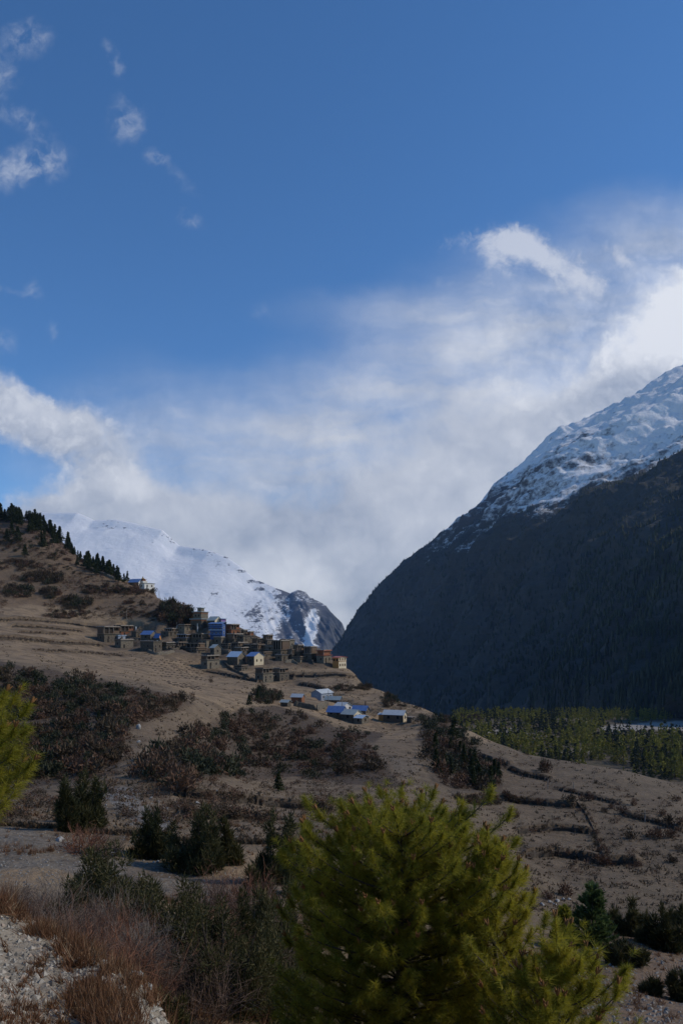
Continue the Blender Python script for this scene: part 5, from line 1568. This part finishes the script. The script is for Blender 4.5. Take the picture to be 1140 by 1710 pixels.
# ------------------------------------------------------------------ near plants
def tuft_pine(H, Rmax, seed, levels, per, prof, nd_=46, nl=.118, bend=0.5, base_z=0.25, tuft_scale=1.0, lead=3):
    """Young long-needled pine: whorled upswept branches with side twigs, each twig end a brush of needles."""
    r = np.random.default_rng(seed)
    tr_b, br, nb, bud = MB(), MB(), MB(), []
    ph = r.random() * 6.28
    def axis(t): return np.array([.05 * H * math.sin(t * 2.3 + ph) * t, .05 * H * math.cos(t * 1.9 + ph) * t, H * t])
    tr_b.tube([axis(t) for t in np.linspace(-.05, 1, 12)], np.linspace(H * .016, H * .0025, 12), 7)
    TP, TD, TL = [], [], []
    def twig(p0, d, L, n, rad):
        pts = [p0 + d * L * t + np.array([0, 0, .18 * L * t * t]) for t in (0, .5, 1)]
        br.tube(pts, [rad, rad * .75, rad * .5], 3)
        e = unit(pts[2] - pts[1])
        for q in np.linspace(1, .35, n): TP.append(p0 + d * L * q + np.array([0, 0, .18 * L * q * q])); TD.append(e); TL.append(nl * r.uniform(.75, 1.15))
        return pts[2], e
    tips = []
    for k in range(levels):
        t = base_z + (1 - base_z) * (k + .3 * r.random()) / levels
        f = np.interp(t, *prof)
        for j in range(per):
            a = r.random() * .7 + (j + (k % 2) * .5) / per * 6.283
            L = Rmax * f * r.uniform(.6, 1.1) * (.84 + .34 * float(vn(a * 1.3 + seed, t * 5, 7)))
            if L < .06: continue
            el = .15 + .55 * t + r.normal() * .1
            d = np.array([math.cos(a), math.sin(a), 0])
            o = axis(t)
            m = 6
            pts = [o + d * L * q + np.array([0, 0, L * (el * q * .55 + bend * q ** 2.4 * .75)]) for q in np.linspace(0, 1, m)]
            br.tube(pts, np.linspace(.007 + .008 * L, .004, m), 4)
            P = np.array(pts); T_ = np.gradient(P, axis=0)
            nt = max(2, int(L / .105))
            for q in np.linspace(.28, .98, nt):
                i = min(m - 2, int(q * (m - 1))); w = q * (m - 1) - i
                p = P[i] * (1 - w) + P[i + 1] * w; tg = unit(T_[i])
                s = unit(np.cross(tg, [0, 0, 1.0])) * (1 if r.random() < .5 else -1)
                dd = unit(tg * .75 + s * r.uniform(.2, .9) + np.array([0, 0, r.uniform(-.1, .75)]))
                twig(p, dd, r.uniform(.07, .22) * tuft_scale, 2, .004)
            TP.append(P[-1]); TD.append(unit(T_[-1])); TL.append(nl); TP.append(P[-2]); TD.append(unit(T_[-2])); TL.append(nl)
            if t > .55: tips.append((P[-1], unit(unit(T_[-1]) + np.array([0, 0, .8])), .3 + .3 * r.random()))
    top = axis(1.0)
    for q in (1.0, .97, .94, .91): TP.append(axis(q)); TD.append(np.array([0, 0, 1.0])); TL.append(nl)
    tips.append((top, np.array([0, 0, 1.0]), .8))
    # the upper branch ends stand up as little leaders with buds
    for p, d, s in tips:
        L = .17 * s * tuft_scale + .03
        d = unit(d + r.normal(size=3) * .12)
        br.tube([p, p + d * L * .5, p + d * L], [.006, .005, .004], 3)
        for q in (.15, .32, .5, .66, .82, 1.0): TP.append(p + d * L * q); TD.append(d); TL.append(nl * .8)
        if r.random() < .55:
            e = p + d * L
            bud.append((e, d))
    TP = np.array(TP); TD = unit(np.array(TD)); TL = np.array(TL)
    n = len(TP)
    k = np.repeat(np.arange(n), nd_)
    rv3 = unit(r.normal(size=(len(k), 3)))
    perp = unit(rv3 - (rv3 * TD[k]).sum(1, keepdims=True) * TD[k])
    th = r.uniform(.25, 1.45, len(k))[:, None]
    D = TD[k] * np.cos(th) + perp * np.sin(th)
    P0 = TP[k] - TD[k] * (r.random(len(k))[:, None] * .07)
    blades(nb, P0, D, TL[k] * r.uniform(.7, 1.15, len(k)), .0046, r, 0, .2)
    return tr_b, br, nb, bud, n


_b = MB()
for _d in ((0, 0, 1), (.35, .1, 1), (-.3, .25, 1), (.05, -.4, 1)):
    _d = np.array(_d); _b.tube([_d * 0, _d * .03, _d * .07], [.008, .013, .003], 5)
BUD = _b.mesh('bud', True); BUD.materials.append(M['bud'])


def pine_thing(label, loc, rz, args, name='pine_tree'):
    tr_b, br, nb, bud, n = tuft_pine(*args[0], **args[1])
    o = thing(name, label, 'tree', loc, rz)
    t = tr_b.build('trunk', M['bark'], o, True)
    br.build('branches', M['bark'], t, True)
    c = nb.build('needles', M['pine'], o)
    for e, d in bud:
        q = link('bud', BUD, c); q.location = e; q.rotation_euler = Vector(d).to_track_quat('Z', 'Y').to_euler()
    return o, n


PROF = ([0, .2, .35, .5, .62, .72, .82, .9, .96, 1.0], [.8, 1.0, 1.0, 1.0, .98, .95, .87, .74, .54, .25])
y = 8.6
def top_at(px, py, y, zbase):
    x = (px - CX) / F * y; z = (HZ - py) / F * y
    return Vector((x, y, zbase)), z - zbase


c, H = top_at(650, 1372, y, -6.0)
pine_thing('big young pine with long yellow green needles filling the bottom foreground', c, .4, ((H, 1.16, 3, 22, 10, PROF), dict(base_z=.12, bend=.3)))
c, H = top_at(724, 1392, 8.9, -6.0)
pine_thing('rounded pine crown leaning against the right of the big foreground pine', c, 1.9, ((H, .78, 6, 16, 8, PROF), dict(base_z=.3, bend=.3)))
c, H = top_at(565, 1372, 9.1, -6.2)
pine_thing('shaded pine crown hugging the left of the big foreground pine', c, 5.1, ((H, .85, 9, 14, 8, PROF), dict(base_z=.3, bend=.3)))
c, H = top_at(846, 1412, 8.2, -5.7)
pine_thing('slim pine with a bare reddish tip on the right of the big foreground pine', c, 2.4, ((H, .62, 14, 15, 6, ([0, .5, .75, .9, 1], [1, .95, .7, .4, .08]))), ) if False else \
pine_thing('slim pine with a bare reddish tip on the right of the big foreground pine', c, 2.4, ((H, .50, 14, 17, 6, ([0, .5, .75, .9, 1], [1, .95, .7, .4, .08])), dict(base_z=.3)))
c, H = top_at(948, 1572, 7.0, -5.2)
pine_thing('lowest pine in the bottom right corner of the foreground with a thin leader', c, .9, ((H, .72, 23, 9, 7, ([0, .5, .72, .8, 1], [1, 1, .8, .16, .05])), dict(base_z=.25)))
c, H = top_at(885, 1610, 7.4, -5.4)
pine_thing('spreading pine crown between the slim pine and the lowest pine', c, .2, ((H, .75, 25, 9, 7, PROF), dict(base_z=.25)))
c, H = top_at(-108, 1160, 7.2, -3.2)
pine_thing('bright yellow green pine reaching into the left edge of the picture', c, .75, ((H, .84, 31, 13, 8, ([0, .45, .5, .8, 1], [.3, .6, .98, .75, .2])), dict(base_z=.45, bend=.3)))


def juniper(h, w, n, seed, spires, leaf, lean=0.0, low=1.0):
    """Dense juniper: pointed spires of scale leaf sprays over a short forked trunk."""
    r = np.random.default_rng(seed)
    L = []; tb = MB()
    for k in range(spires):
        a = k / spires * 6.28 + r.random(); q = (0 if k == 0 else 1) * w * r.uniform(.16, .34)
        hh = h * (1 if k == 0 else r.uniform(.4, .97)); wr = w * r.uniform(.13, .24)
        cx, cy = math.cos(a) * q, math.sin(a) * q
        for j in range(6):
            f = (j + .5) / 6
            L.append(((cx * (1 + .45 * f) + r.normal() * .055 * w, cy * (1 + .45 * f) + r.normal() * .055 * w, hh * (.08 + .86 * f)), (wr * (1.05 - f * .72) * r.uniform(.6, 1.35),) * 2 + (hh * .13,)))
        tb.tube([(0, 0, -.25), (cx * .5, cy * .5, hh * .3), (cx, cy, hh * .8)], [.03 * h ** .8, .02 * h ** .8, .006], 5)
    for k in range(int(7 * low)):
        a = r.random() * 6.28; q = w * r.uniform(.2, .42)
        L.append(((math.cos(a) * q, math.sin(a) * q, h * r.uniform(.08, .28)), (w * .17, w * .17, h * .13)))
    P, d = lobe_points(L, n, r, .45)
    P[:, 2] = np.maximum(P[:, 2], .02)
    cb = MB()
    D = d * .75 + np.array([0, 0, .75]) + r.normal(size=(n, 3)) * .4
    blades(cb, P, D, leaf * r.uniform(.5, 1.9, n), leaf * .36, r)
    tipn = n // 5
    blades(cb, P[:tipn] + d[:tipn] * leaf * .4, D[:tipn], leaf * 2.2, leaf * .26, r)
    return tb, cb


def juniper_thing(px, base, wpx, hpx, label, seed, spires=4, y=None, n=4200, leaf=None, mat='juniper', name='juniper', group=None, low=1.0, ymin=8):
    q = on(px, y) if y else at(px, base, ymin)
    w, h = wpx / F * q.y, hpx / F * q.y
    if q.y < 24: w *= 1.25; h *= 1.3
    if w > 2.0: spires += 3
    tb, cb = juniper(h, w, n, seed, spires, leaf or max(.055, .0050 * q.y), 0, low)
    o = thing(name, label, 'shrub', q - Vector((0, 0, .05 * h)), rv.uniform(0, 6), group)
    tb.build('stem', M['bark'], o); cb.build('foliage', M[mat], o)
    return o


JN = [
    (108, 1388, 36, 96, 'slender juniper on a bare stem left of the tall roadside pair', 3, 2, None, .3), (140, 1386, 60, 104, 'tall dark juniper with two tops above the gravel road at the left', 4, 3, None, 1.4),
    (160, 1378, 34, 82, 'narrow juniper at the right side of the tall roadside pair', 5, 2, None, .6),
    (258, 1432, 62, 92, 'brownish thin juniper behind the right end of the gravel road', 6, 3, None, 1), (332, 1452, 112, 112, 'broad dense juniper at the right end of the gravel road', 7, 5, None, 1.4),
    (375, 1444, 60, 84, 'smaller juniper leaning on the broad dense juniper by the road', 8, 3, None, 1), (452, 1470, 66, 128, 'dark pointed juniper left of the big foreground pine', 9, 4, 40, 1),
    (505, 1470, 70, 110, 'black green juniper half hidden by the big foreground pine', 10, 4, 37, 1), (192, 1555, 130, 112, 'spreading olive juniper below the gravel road', 12, 6, 21, 1.4),
    (165, 1535, 60, 70, 'small juniper at the left of the spreading olive juniper', 13, 3, 23, 1), (312, 1630, 104, 128, 'ragged pointed juniper in the dark hollow left of the pine', 14, 4, 15, 1.2),
    (372, 1720, 150, 165, 'sprawling brown green juniper at the bottom of the dark hollow', 15, 6, 12.5, 1.5), (440, 1700, 120, 170, 'dark juniper against the lower left of the big foreground pine', 16, 5, 13.5, 1.4),
    (500, 1760, 130, 190, 'black juniper under the shaded pine crown at the bottom', 17, 5, 11, 1.4),
    (1055, 1562, 56, 66, 'dark juniper right behind the young fir on the red ridge', 20, 4, None, 1), (1022, 1556, 40, 38, 'low brown juniper close to the right side of the young fir', 21, 3, None, 1),
    (1105, 1585, 54, 84, 'juniper with bare stem gaps at the right edge above the boulder', 22, 4, None, 1.2), (1138, 1582, 50, 74, 'dark juniper cut by the right edge of the picture on the ridge', 23, 4, None, 1.2),
    (1082, 1574, 40, 44, 'small brown juniper between the two right edge junipers', 24, 3, None, 1), (1044, 1610, 66, 40, 'low rounded green black juniper on the red ridge above the boulder', 25, 6, None, 2),
    (1140, 1672, 44, 58, 'dark juniper at the right edge beside the boulder', 26, 3, None, 1), (1086, 1660, 30, 26, 'little grey green bush right of the boulder', 27, 4, None, 1.5),
    (1125, 1552, 46, 40, 'reddish brown juniper behind the right edge junipers', 28, 4, 44, 1.2),
    (120, 1560, 90, 80, 'olive juniper at the left of the hollow behind the scree bank', 31, 4, 19, 1.5), (255, 1580, 110, 90, 'dark juniper in the middle of the hollow between two twig bushes', 32, 5, 18, 1.5),
    (345, 1655, 120, 110, 'dense olive brown juniper low in the hollow left of the big pine', 33, 5, 14.5, 1.5), (405, 1600, 100, 110, 'dark green juniper above the sprawling juniper of the hollow', 34, 4, 18, 1.3),
    (470, 1570, 110, 140, 'tall dark juniper against the left flank of the foreground pine', 35, 5, 20, 1.2), (420, 1480, 80, 70, 'small black green juniper at the far side of the hollow', 36, 4, 33, 1.3),
    (275, 1690, 80, 70, 'low green juniper at the bottom beside the pale rocks', 37, 4, 10, 1.6), (545, 1480, 90, 130, 'dark juniper showing between the shaded crown and the road', 38, 4, 30, 1.2),
]
for px, base, w, h, lab, sd, sp_, yy, low in JN:
    juniper_thing(px, base, w, h, lab, sd, sp_, yy, 9500 if w > 90 else 5200, low=low)


def young_fir(px, base, wpx, hpx, label, seed, mat, n, y=None):
    q = on(px, y) if y else at(px, base, 8)
    w, h = wpx / F * q.y, hpx / F * q.y
    r = np.random.default_rng(seed)
    tb = MB().tube([(0, 0, -.2), (0, 0, h * .5), (0, 0, h * .97)], [.05, .03, .006], 5)
    cb = MB()
    nbr = 170
    z = h * r.random(nbr) ** 1.25 * .95; a = r.random(nbr) * 6.283
    L = w / 2 * (1 - z / h) ** .72 * r.uniform(.7, 1.12, nbr) + .05
    k = np.repeat(np.arange(nbr), n // nbr); u = r.random(len(k)) ** .6
    dr = np.stack([np.cos(a), np.sin(a), np.zeros(nbr)], 1)[k]
    P = dr * (L[k] * u)[:, None]; P[:, 2] = z[k] + L[k] * (.55 * u ** 1.3) * .7 + r.normal(size=len(k)) * .03
    D = dr * .8 + np.array([0, 0, .7]) + r.normal(size=(len(k), 3)) * .4
    blades(cb, P, D, r.uniform(.14, .30, len(k)), .085, r, 0, 0, .2)
    for q2 in range(5):
        br_ = np.array([[0, 0, h * .2 * (q2 + .5)], [math.cos(q2 * 2.1) * w * .2, math.sin(q2 * 2.1) * w * .2, h * (.2 * (q2 + .5) + .08)]])
        tb.tube(br_, [.02, .008], 4)
    o = thing('young_fir', label, 'tree', q - Vector((0, 0, .08)), rv.uniform(0, 6))
    tb.build('trunk', M['bark'], o); cb.build('crown', M[mat], o)


young_fir(988, 1584, 84, 112, 'fresh green cone shaped young fir on the red ridge at the right', 41, 'fir', 6800)
young_fir(941, 1576, 48, 66, 'small yellow green fir left of the cone shaped young fir', 42, 'pine', 3000)
young_fir(958, 1584, 40, 28, 'lowest yellow green fir sapling at the foot of the young fir', 43, 'pine', 1400)


def twig_shrub(w, h, seed, stems, gens, mat_r=.007, curl=.35, up=.9, leaf=0, spread=1.0):
    """A leafless shrub: many thin stems forking two or three times."""
    r = np.random.default_rng(seed); b = MB(); tip = []
    def grow(p, d, L, rad, g2):
        n = 4; pts = [p]
        for _ in range(n - 1):
            d = unit(d + r.normal(size=3) * curl * .5 + np.array([0, 0, .06])); p = p + d * L / (n - 1); pts.append(p)
        b.tube(pts, np.linspace(rad, rad * .6, n), 3)
        if g2 <= 0: tip.append((p, d)); return
        for _ in range(2 + (r.random() < .6)):
            i = r.integers(1, n)
            grow(pts[i], unit(d + r.normal(size=3) * .55), L * r.uniform(.45, .75), rad * .6, g2 - 1)
    for k in range(stems):
        a = r.random() * 6.28; q = r.random() ** .5 * w * .22
        d = unit(np.array([math.cos(a) * spread * r.random() * 1.1, math.sin(a) * spread * r.random() * 1.1, up]))
        grow(np.array([math.cos(a) * q, math.sin(a) * q, -.05]), d, h * r.uniform(.4, .62), mat_r, gens)
    return b, tip


def twig_thing(px, base, wpx, hpx, label, seed, mat, stems=34, gens=2, y=None, rad=None, name='bare_shrub', group=None, up=.9):
    q = on(px, y) if y else at(px, base, 4)
    w, h = wpx / F * q.y, hpx / F * q.y
    b, tip = twig_shrub(w, h, seed, stems, gens, rad or (.00045 * q.y + .001), .4, up, spread=w / h * .8)
    o = b.build(name, M[mat])
    place(o, q, rv.uniform(0, 6)); tag(o, label, 'shrub', group)
    return o


TW = [(135, 1424, 82, 52, 'rust coloured leafless shrub under the tall roadside junipers', 1, 'twig_red', 60, 2, None), (185, 1428, 60, 44, 'brown leafless shrub between the rusty shrub and the road', 2, 'twig_brown', 46, 2, None),
      (400, 1500, 130, 92, 'large russet leafless shrub right of the gravel road', 3, 'twig_red', 90, 2, 31), (345, 1520, 110, 70, 'brown leafless shrub at the right end of the gravel road', 4, 'twig_brown', 70, 2, 29),
      (440, 1560, 150, 110, 'wide purple brown leafless thicket left of the pine', 5, 'twig_brown', 110, 2, 25), (375, 1590, 130, 90, 'grey brown leafless thicket in the dark hollow', 6, 'twig_brown', 90, 2, 20),
      (215, 1650, 150, 110, 'silvery grey leafless bush below the spreading juniper', 7, 'bark_grey', 110, 3, 13), (262, 1620, 90, 80, 'grey twiggy bush right of the silvery bush', 8, 'bark_grey', 44, 3, 15),
      (95, 1490, 120, 70, 'grey and brown thorn bush at the lower edge of the road', 9, 'bark_grey', 50, 3, 24), (40, 1480, 110, 90, 'brown thorn bush at the left end of the road', 10, 'twig_brown', 60, 3, 20),
      (300, 1700, 90, 70, 'small brown twig bush near the bottom beside the pale scree', 11, 'twig_brown', 40, 3, 9), (470, 1660, 110, 120, 'dim leafless bush under the big pine', 12, 'twig_brown', 50, 3, 14),
      (1000, 1530, 50, 30, 'faint russet twig bush behind the young fir', 13, 'twig_red', 40, 2, 60), (930, 1640, 70, 60, 'dark twig bush on the scree between pine and boulder', 14, 'twig_brown', 40, 3, 22),
      (640, 1700, 160, 170, 'dead grey branches inside the shade of the big pine', 15, 'twig_brown', 20, 3, 10), (870, 1520, 60, 50, 'grey leafless bush at the stone heap left of the fir', 16, 'twig_brown', 40, 2, 62)]
for px, base, w, h, lab, sd, mt, st_, gn, yy in TW: twig_thing(px, base, w, h, lab, 600 + sd, mt, st_, gn, yy)


# the brush of the hollow between the bank and the road: many leafless bushes of a few shapes
HB = []
for k, (mt, n_) in enumerate((('twig_brown', 60), ('twig_red', 60), ('bark_grey', 44), ('twig_brown', 70))):
    b, tip = twig_shrub(2.0, 1.3, 800 + k, int(n_ * 1.5), 2, .0065, .4, .9, spread=1.2)
    me = b.mesh('bare_shrub'); me.materials.append(M[mt]); HB.append(me)
for k in range(44):
    y_ = rv.uniform(9, 31); px = rv.uniform(-20, 560)
    if k < 16: px, y_ = rv.uniform(40, 260), rv.uniform(10, 20)
    q = on(px, y_); sc = rv.uniform(.55, 1.15)
    o = link('bare_shrub', HB[rv.randrange(4)]); place(o, q, rv.uniform(0, 6), (sc, sc, sc * rv.uniform(.7, 1.1)))
    tag(o, 'leafless brown bush in the tangle filling the hollow below the gravel road', 'shrub', 'leafless bushes of the hollow')


# dry grass on the near bank and around the bushes
gb = MB(); gr = np.random.default_rng(91)
def grass_patch(px, py, rx, ry, n, h, yr=None, mb=gb):
    for _ in range(n):
        a = gr.random() * 6.28; q = gr.random() ** .5
        x, y_ = px + math.cos(a) * rx * q, py + math.sin(a) * ry * q
        p = on(x, gr.uniform(*yr)) if yr else at(x, y_, 1.5)
        if p is None: continue
        m = int(gr.integers(14, 30)); hh = h * gr.uniform(.5, 1.2)
        P = np.array(p)[None] + gr.normal(size=(m, 3)) * np.array([.35, .35, .0]) * hh * .5
        lean = gr.normal(size=2) * .25
        D = gr.normal(size=(m, 3)) * .38 + np.array([lean[0], lean[1], 1.0])
        blades(mb, P, D, hh * gr.uniform(.5, 1.2, m), .0035 + .0006 * p.y, gr, 0, .12)


grass_patch(150, 1675, 40, 35, 70, .15)
grass_patch(130, 1600, 40, 20, 30, .2)
grass_patch(205, 1705, 36, 36, 50, .17)
grass_patch(95, 1560, 50, 10, 44, .17)
grass_patch(35, 1522, 60, 10, 60, .26)
grass_patch(30, 1690, 40, 60, 26, .10)
for gx, gy in ((0, 1512), (40, 1530), (80, 1550), (115, 1570), (150, 1592), (190, 1618), (225, 1640), (260, 1668), (300, 1700)): grass_patch(gx, gy + 6, 20, 9, 22, .15)
grass_patch(100, 1640, 70, 50, 30, .08)
grass_patch(60, 1700, 70, 20, 24, .09)
grass_patch(50, 1590, 50, 40, 12, .09)
grass_patch(60, 0, 130, 0, 170, .5, (9, 24))
grass_patch(290, 0, 120, 0, 150, .4, (7, 14))
grass_patch(330, 0, 240, 0, 420, .5, (12, 34))
grass_patch(300, 0, 60, 0, 60, .32, (5.8, 8))
grass_patch(0, 1420, 90, 10, 40, .5)
grass_patch(250, 0, 330, 0, 260, .45, (44, 70))
grass_patch(1020, 0, 130, 0, 240, .28, (18, 48))
tag(gb.build('dry_grass', M['dry_grass']), 'orange brown dry grass in tufts over the near bank and hollow', 'grass', kind='stuff')

# pebbles: scree of the bank, gravel of the road and the ridge
ov = np.array([(1, 0, 0), (-1, 0, 0), (0, 1, 0), (0, -1, 0), (0, 0, 1), (0, 0, -1)], float)
of = np.array([(0, 2, 4), (2, 1, 4), (1, 3, 4), (3, 0, 4), (2, 0, 5), (1, 2, 5), (3, 1, 5), (0, 3, 5)])
pr = np.random.default_rng(17)
pb = MB()
def pebbles(n, fn, s0, s1):
    for _ in range(n):
        p = fn()
        if p is None: continue
        s = s0 * (s1 / s0) ** (pr.random() ** 2.2)
        v = ov * s * pr.uniform(.55, 1.25, (6, 3)) * np.array([1, 1, .7])
        a = pr.random() * 6.28; c, s2 = math.cos(a), math.sin(a)
        pb.add(np.stack([v[:, 0] * c - v[:, 1] * s2 + p.x, v[:, 0] * s2 + v[:, 1] * c + p.y, v[:, 2] + p.z + s * .15], 1), of)
bankp = [(-120, 1480), (0, 1512), (110, 1570), (200, 1620), (320, 1712), (320, 1800), (-120, 1800)]
def on_bank():
    while True:
        y_ = pr.uniform(2.2, 7.5); px = pr.uniform(-120, 320)
        p = on(px, y_); py = HZ - F * p.z / y_
        if inpoly(px, py, bankp): return p
gb_, pb = pb, MB()
pebbles(9000, on_bank, .004, .032)
tag(pb.build('scree', M['scree']), 'pale angular stones of the near scree bank', 'scree', kind='stuff')
pb = gb_
pebbles(2600, lambda: at(pr.uniform(-20, 400), pr.uniform(1385, 1480), 28, 60), .02, .10)
pebbles(1500, lambda: at(pr.uniform(890, 1150), pr.uniform(1575, 1710), 12, 50), .02, .10)
pebbles(500, lambda: at(pr.uniform(170, 300), pr.uniform(1318, 1385), 45, 90), .03, .16)
pebbles(260, lambda: at(pr.uniform(900, 960), pr.uniform(1600, 1660), 12, 40), .04, .14)
tag(pb.build('gravel', M['gravel']), 'loose grey white pebbles over the bank, the road and the red ridge', 'gravel', kind='stuff')


# rocks large enough to pick out
def rock_mesh(seed, flat=.7):
    r = np.random.default_rng(seed)
    th, ph = np.meshgrid(np.linspace(0, 2 * np.pi, 11)[:-1], np.linspace(0.25, np.pi - .25, 6))
    d = np.stack([np.cos(th) * np.sin(ph), np.sin(th) * np.sin(ph), np.cos(ph)], -1).reshape(-1, 3)
    d = np.concatenate([d, [[0, 0, 1], [0, 0, -1]]])
    k = np.full(len(d), 9.0)
    for _ in range(9):                                    # cut by random planes: angular block
        nrm = unit(r.normal(size=3)); q = r.uniform(.6, .95)
        k = np.minimum(k, np.where(d @ nrm > .05, q / np.maximum(d @ nrm, .05), 9))
    v = d * np.minimum(k, 1.25)[:, None] * (1 + .05 * r.normal(size=(len(d), 1)))
    v[:, 2] *= flat
    f = [(i * 10 + j, i * 10 + (j + 1) % 10, (i + 1) * 10 + (j + 1) % 10, (i + 1) * 10 + j) for i in range(5) for j in range(10)]
    b = MB().add(v, f); b.t.append(np.array([(60, (j + 1) % 10, j) for j in range(10)] + [(61, 50 + j, 50 + (j + 1) % 10) for j in range(10)])); b.mt.append(np.zeros(20, np.int32))
    return b


RM = {}
for nm in ('rock', 'rock_white', 'rock_dark'):
    RM[nm] = []
    for k in range(4):
        me = rock_mesh(700 + k * 3 + len(nm)).mesh('stone'); me.materials.append(M[nm]); RM[nm].append(me)


def rock(px, py, wpx, hpx, label, mat='rock_white', group=None, y=None, name='stone', rz=None):
    q = on(px, y) if y else at(px, py, 2)
    if q is None: return
    w, h = wpx / F * q.y, hpx / F * q.y
    o = link(name, RM[mat][rv.randrange(4)])
    place(o, q + Vector((0, 0, h * .3)), rv.uniform(0, 6) if rz is None else rz, (w * .5, w * .42, h * .75))
    tag(o, label, 'rock', group)


rock(1034, 1652, 26, 34, 'dark upright boulder alone on the red ridge at the right', 'rock_dark', name='boulder', rz=.4)
rock(101, 1405, 15, 9, 'largest pale block at the left end of the roadside stone row', 'rock_white')
for px, py, w in ((112, 1409, 8), (120, 1411, 10), (128, 1413, 8), (137, 1416, 9), (147, 1418, 8), (152, 1417, 7)):
    rock(px, py, w, w * .6, 'pale stone in the row along the upper edge of the gravel road', 'rock_white', 'stones of the roadside row')
rock(189, 1427, 13, 9, 'flat pale stone standing apart right of the roadside stone row', 'rock_white')
for px, py, w in ((258, 1441, 6), (264, 1440, 8), (245, 1443, 5), (272, 1442, 5)):
    rock(px, py, w, w * .6, 'small pale stone at the right end of the gravel road', 'rock_white', 'stones at the road end')
rock(124, 1284, 8, 10, 'white rock standing on the slope above the tall roadside junipers', 'rock_white')
rock(231, 1217, 8, 9, 'pale rock above the sandy hollow in the left gully', 'rock_white')
for px, py, w in ((232, 1240, 6), (252, 1334, 6), (330, 1342, 7), (362, 1322, 6), (182, 1318, 7), (210, 1333, 6), (300, 1347, 7), (280, 1352, 6)):
    rock(px, py, w, w * .7, 'pale stone scattered over the middle fields', 'rock_white', 'stones of the middle fields')
rock(56, 1537, 16, 11, 'cream coloured stone on the lip of the near scree bank', 'rock_white')
rock(972, 1578, 14, 10, 'grey rock slab at the foot of the young fir', 'rock')
rock(993, 1586, 10, 8, 'pale rock right of the slab under the young fir', 'rock_white')
rock(1070, 1556, 9, 6, 'white stone between the ridge junipers', 'rock_white')
for px, py, w in ((1052, 1660, 8), (1058, 1668, 6), (1046, 1664, 6), (1060, 1658, 7), (1102, 1688, 7), (1018, 1612, 7), (1052, 1622, 6)):
    rock(px, py, w, w * .6, 'grey white stone scattered round the dark boulder', 'rock', 'stones round the boulder')
for px, py, w in ((966, 1632, 9), (974, 1640, 10), (970, 1648, 8), (980, 1650, 9), (976, 1628, 8), (984, 1642, 7), (988, 1655, 7), (964, 1640, 7)):
    rock(px, py, w, w * .7, 'grey rock in the heap between the lowest pine and the boulder', 'rock', 'rocks of the heap beside the pine')
for px, py, w in ((905, 1512, 8), (918, 1508, 9), (930, 1506, 8), (940, 1503, 7), (926, 1512, 7), (950, 1503, 6)):
    rock(px, py, w, w * .7, 'pale stone in the heap left of the young fir at the field edge', 'rock_white', 'stones of the field edge heap')
for px, py, w in ((232, 1640, 22), (245, 1660, 18), (222, 1632, 12), (250, 1690, 16)):
    rock(px, py, w, w * .6, 'pale rough rock breaking out of the near bank beside the grass', 'rock_white', 'rocks of the near bank', y=5.2)

# ------------------------------------------------------------------ the air of the valley
hz = MB().box(-9000, 9000, -40, 9200, -700, 3300)
hm = bpy.data.materials.new('valley_air'); hm.use_nodes = True
hm.node_tree.nodes.clear(); S.tree = hm.node_tree
pv = nd('ShaderNodeVolumePrincipled')
pv.inputs['Color'].default_value = (.30, .52, 1.0, 1); pv.inputs['Density'].default_value = HAZE = 2.3e-5
pv.inputs['Anisotropy'].default_value = 0.2
om = nd('ShaderNodeOutputMaterial'); hm.node_tree.links.new(pv.outputs[0], om.inputs['Volume'])
tag(hz.build('haze', hm), 'thin blue air filling the valley', 'haze', kind='stuff')
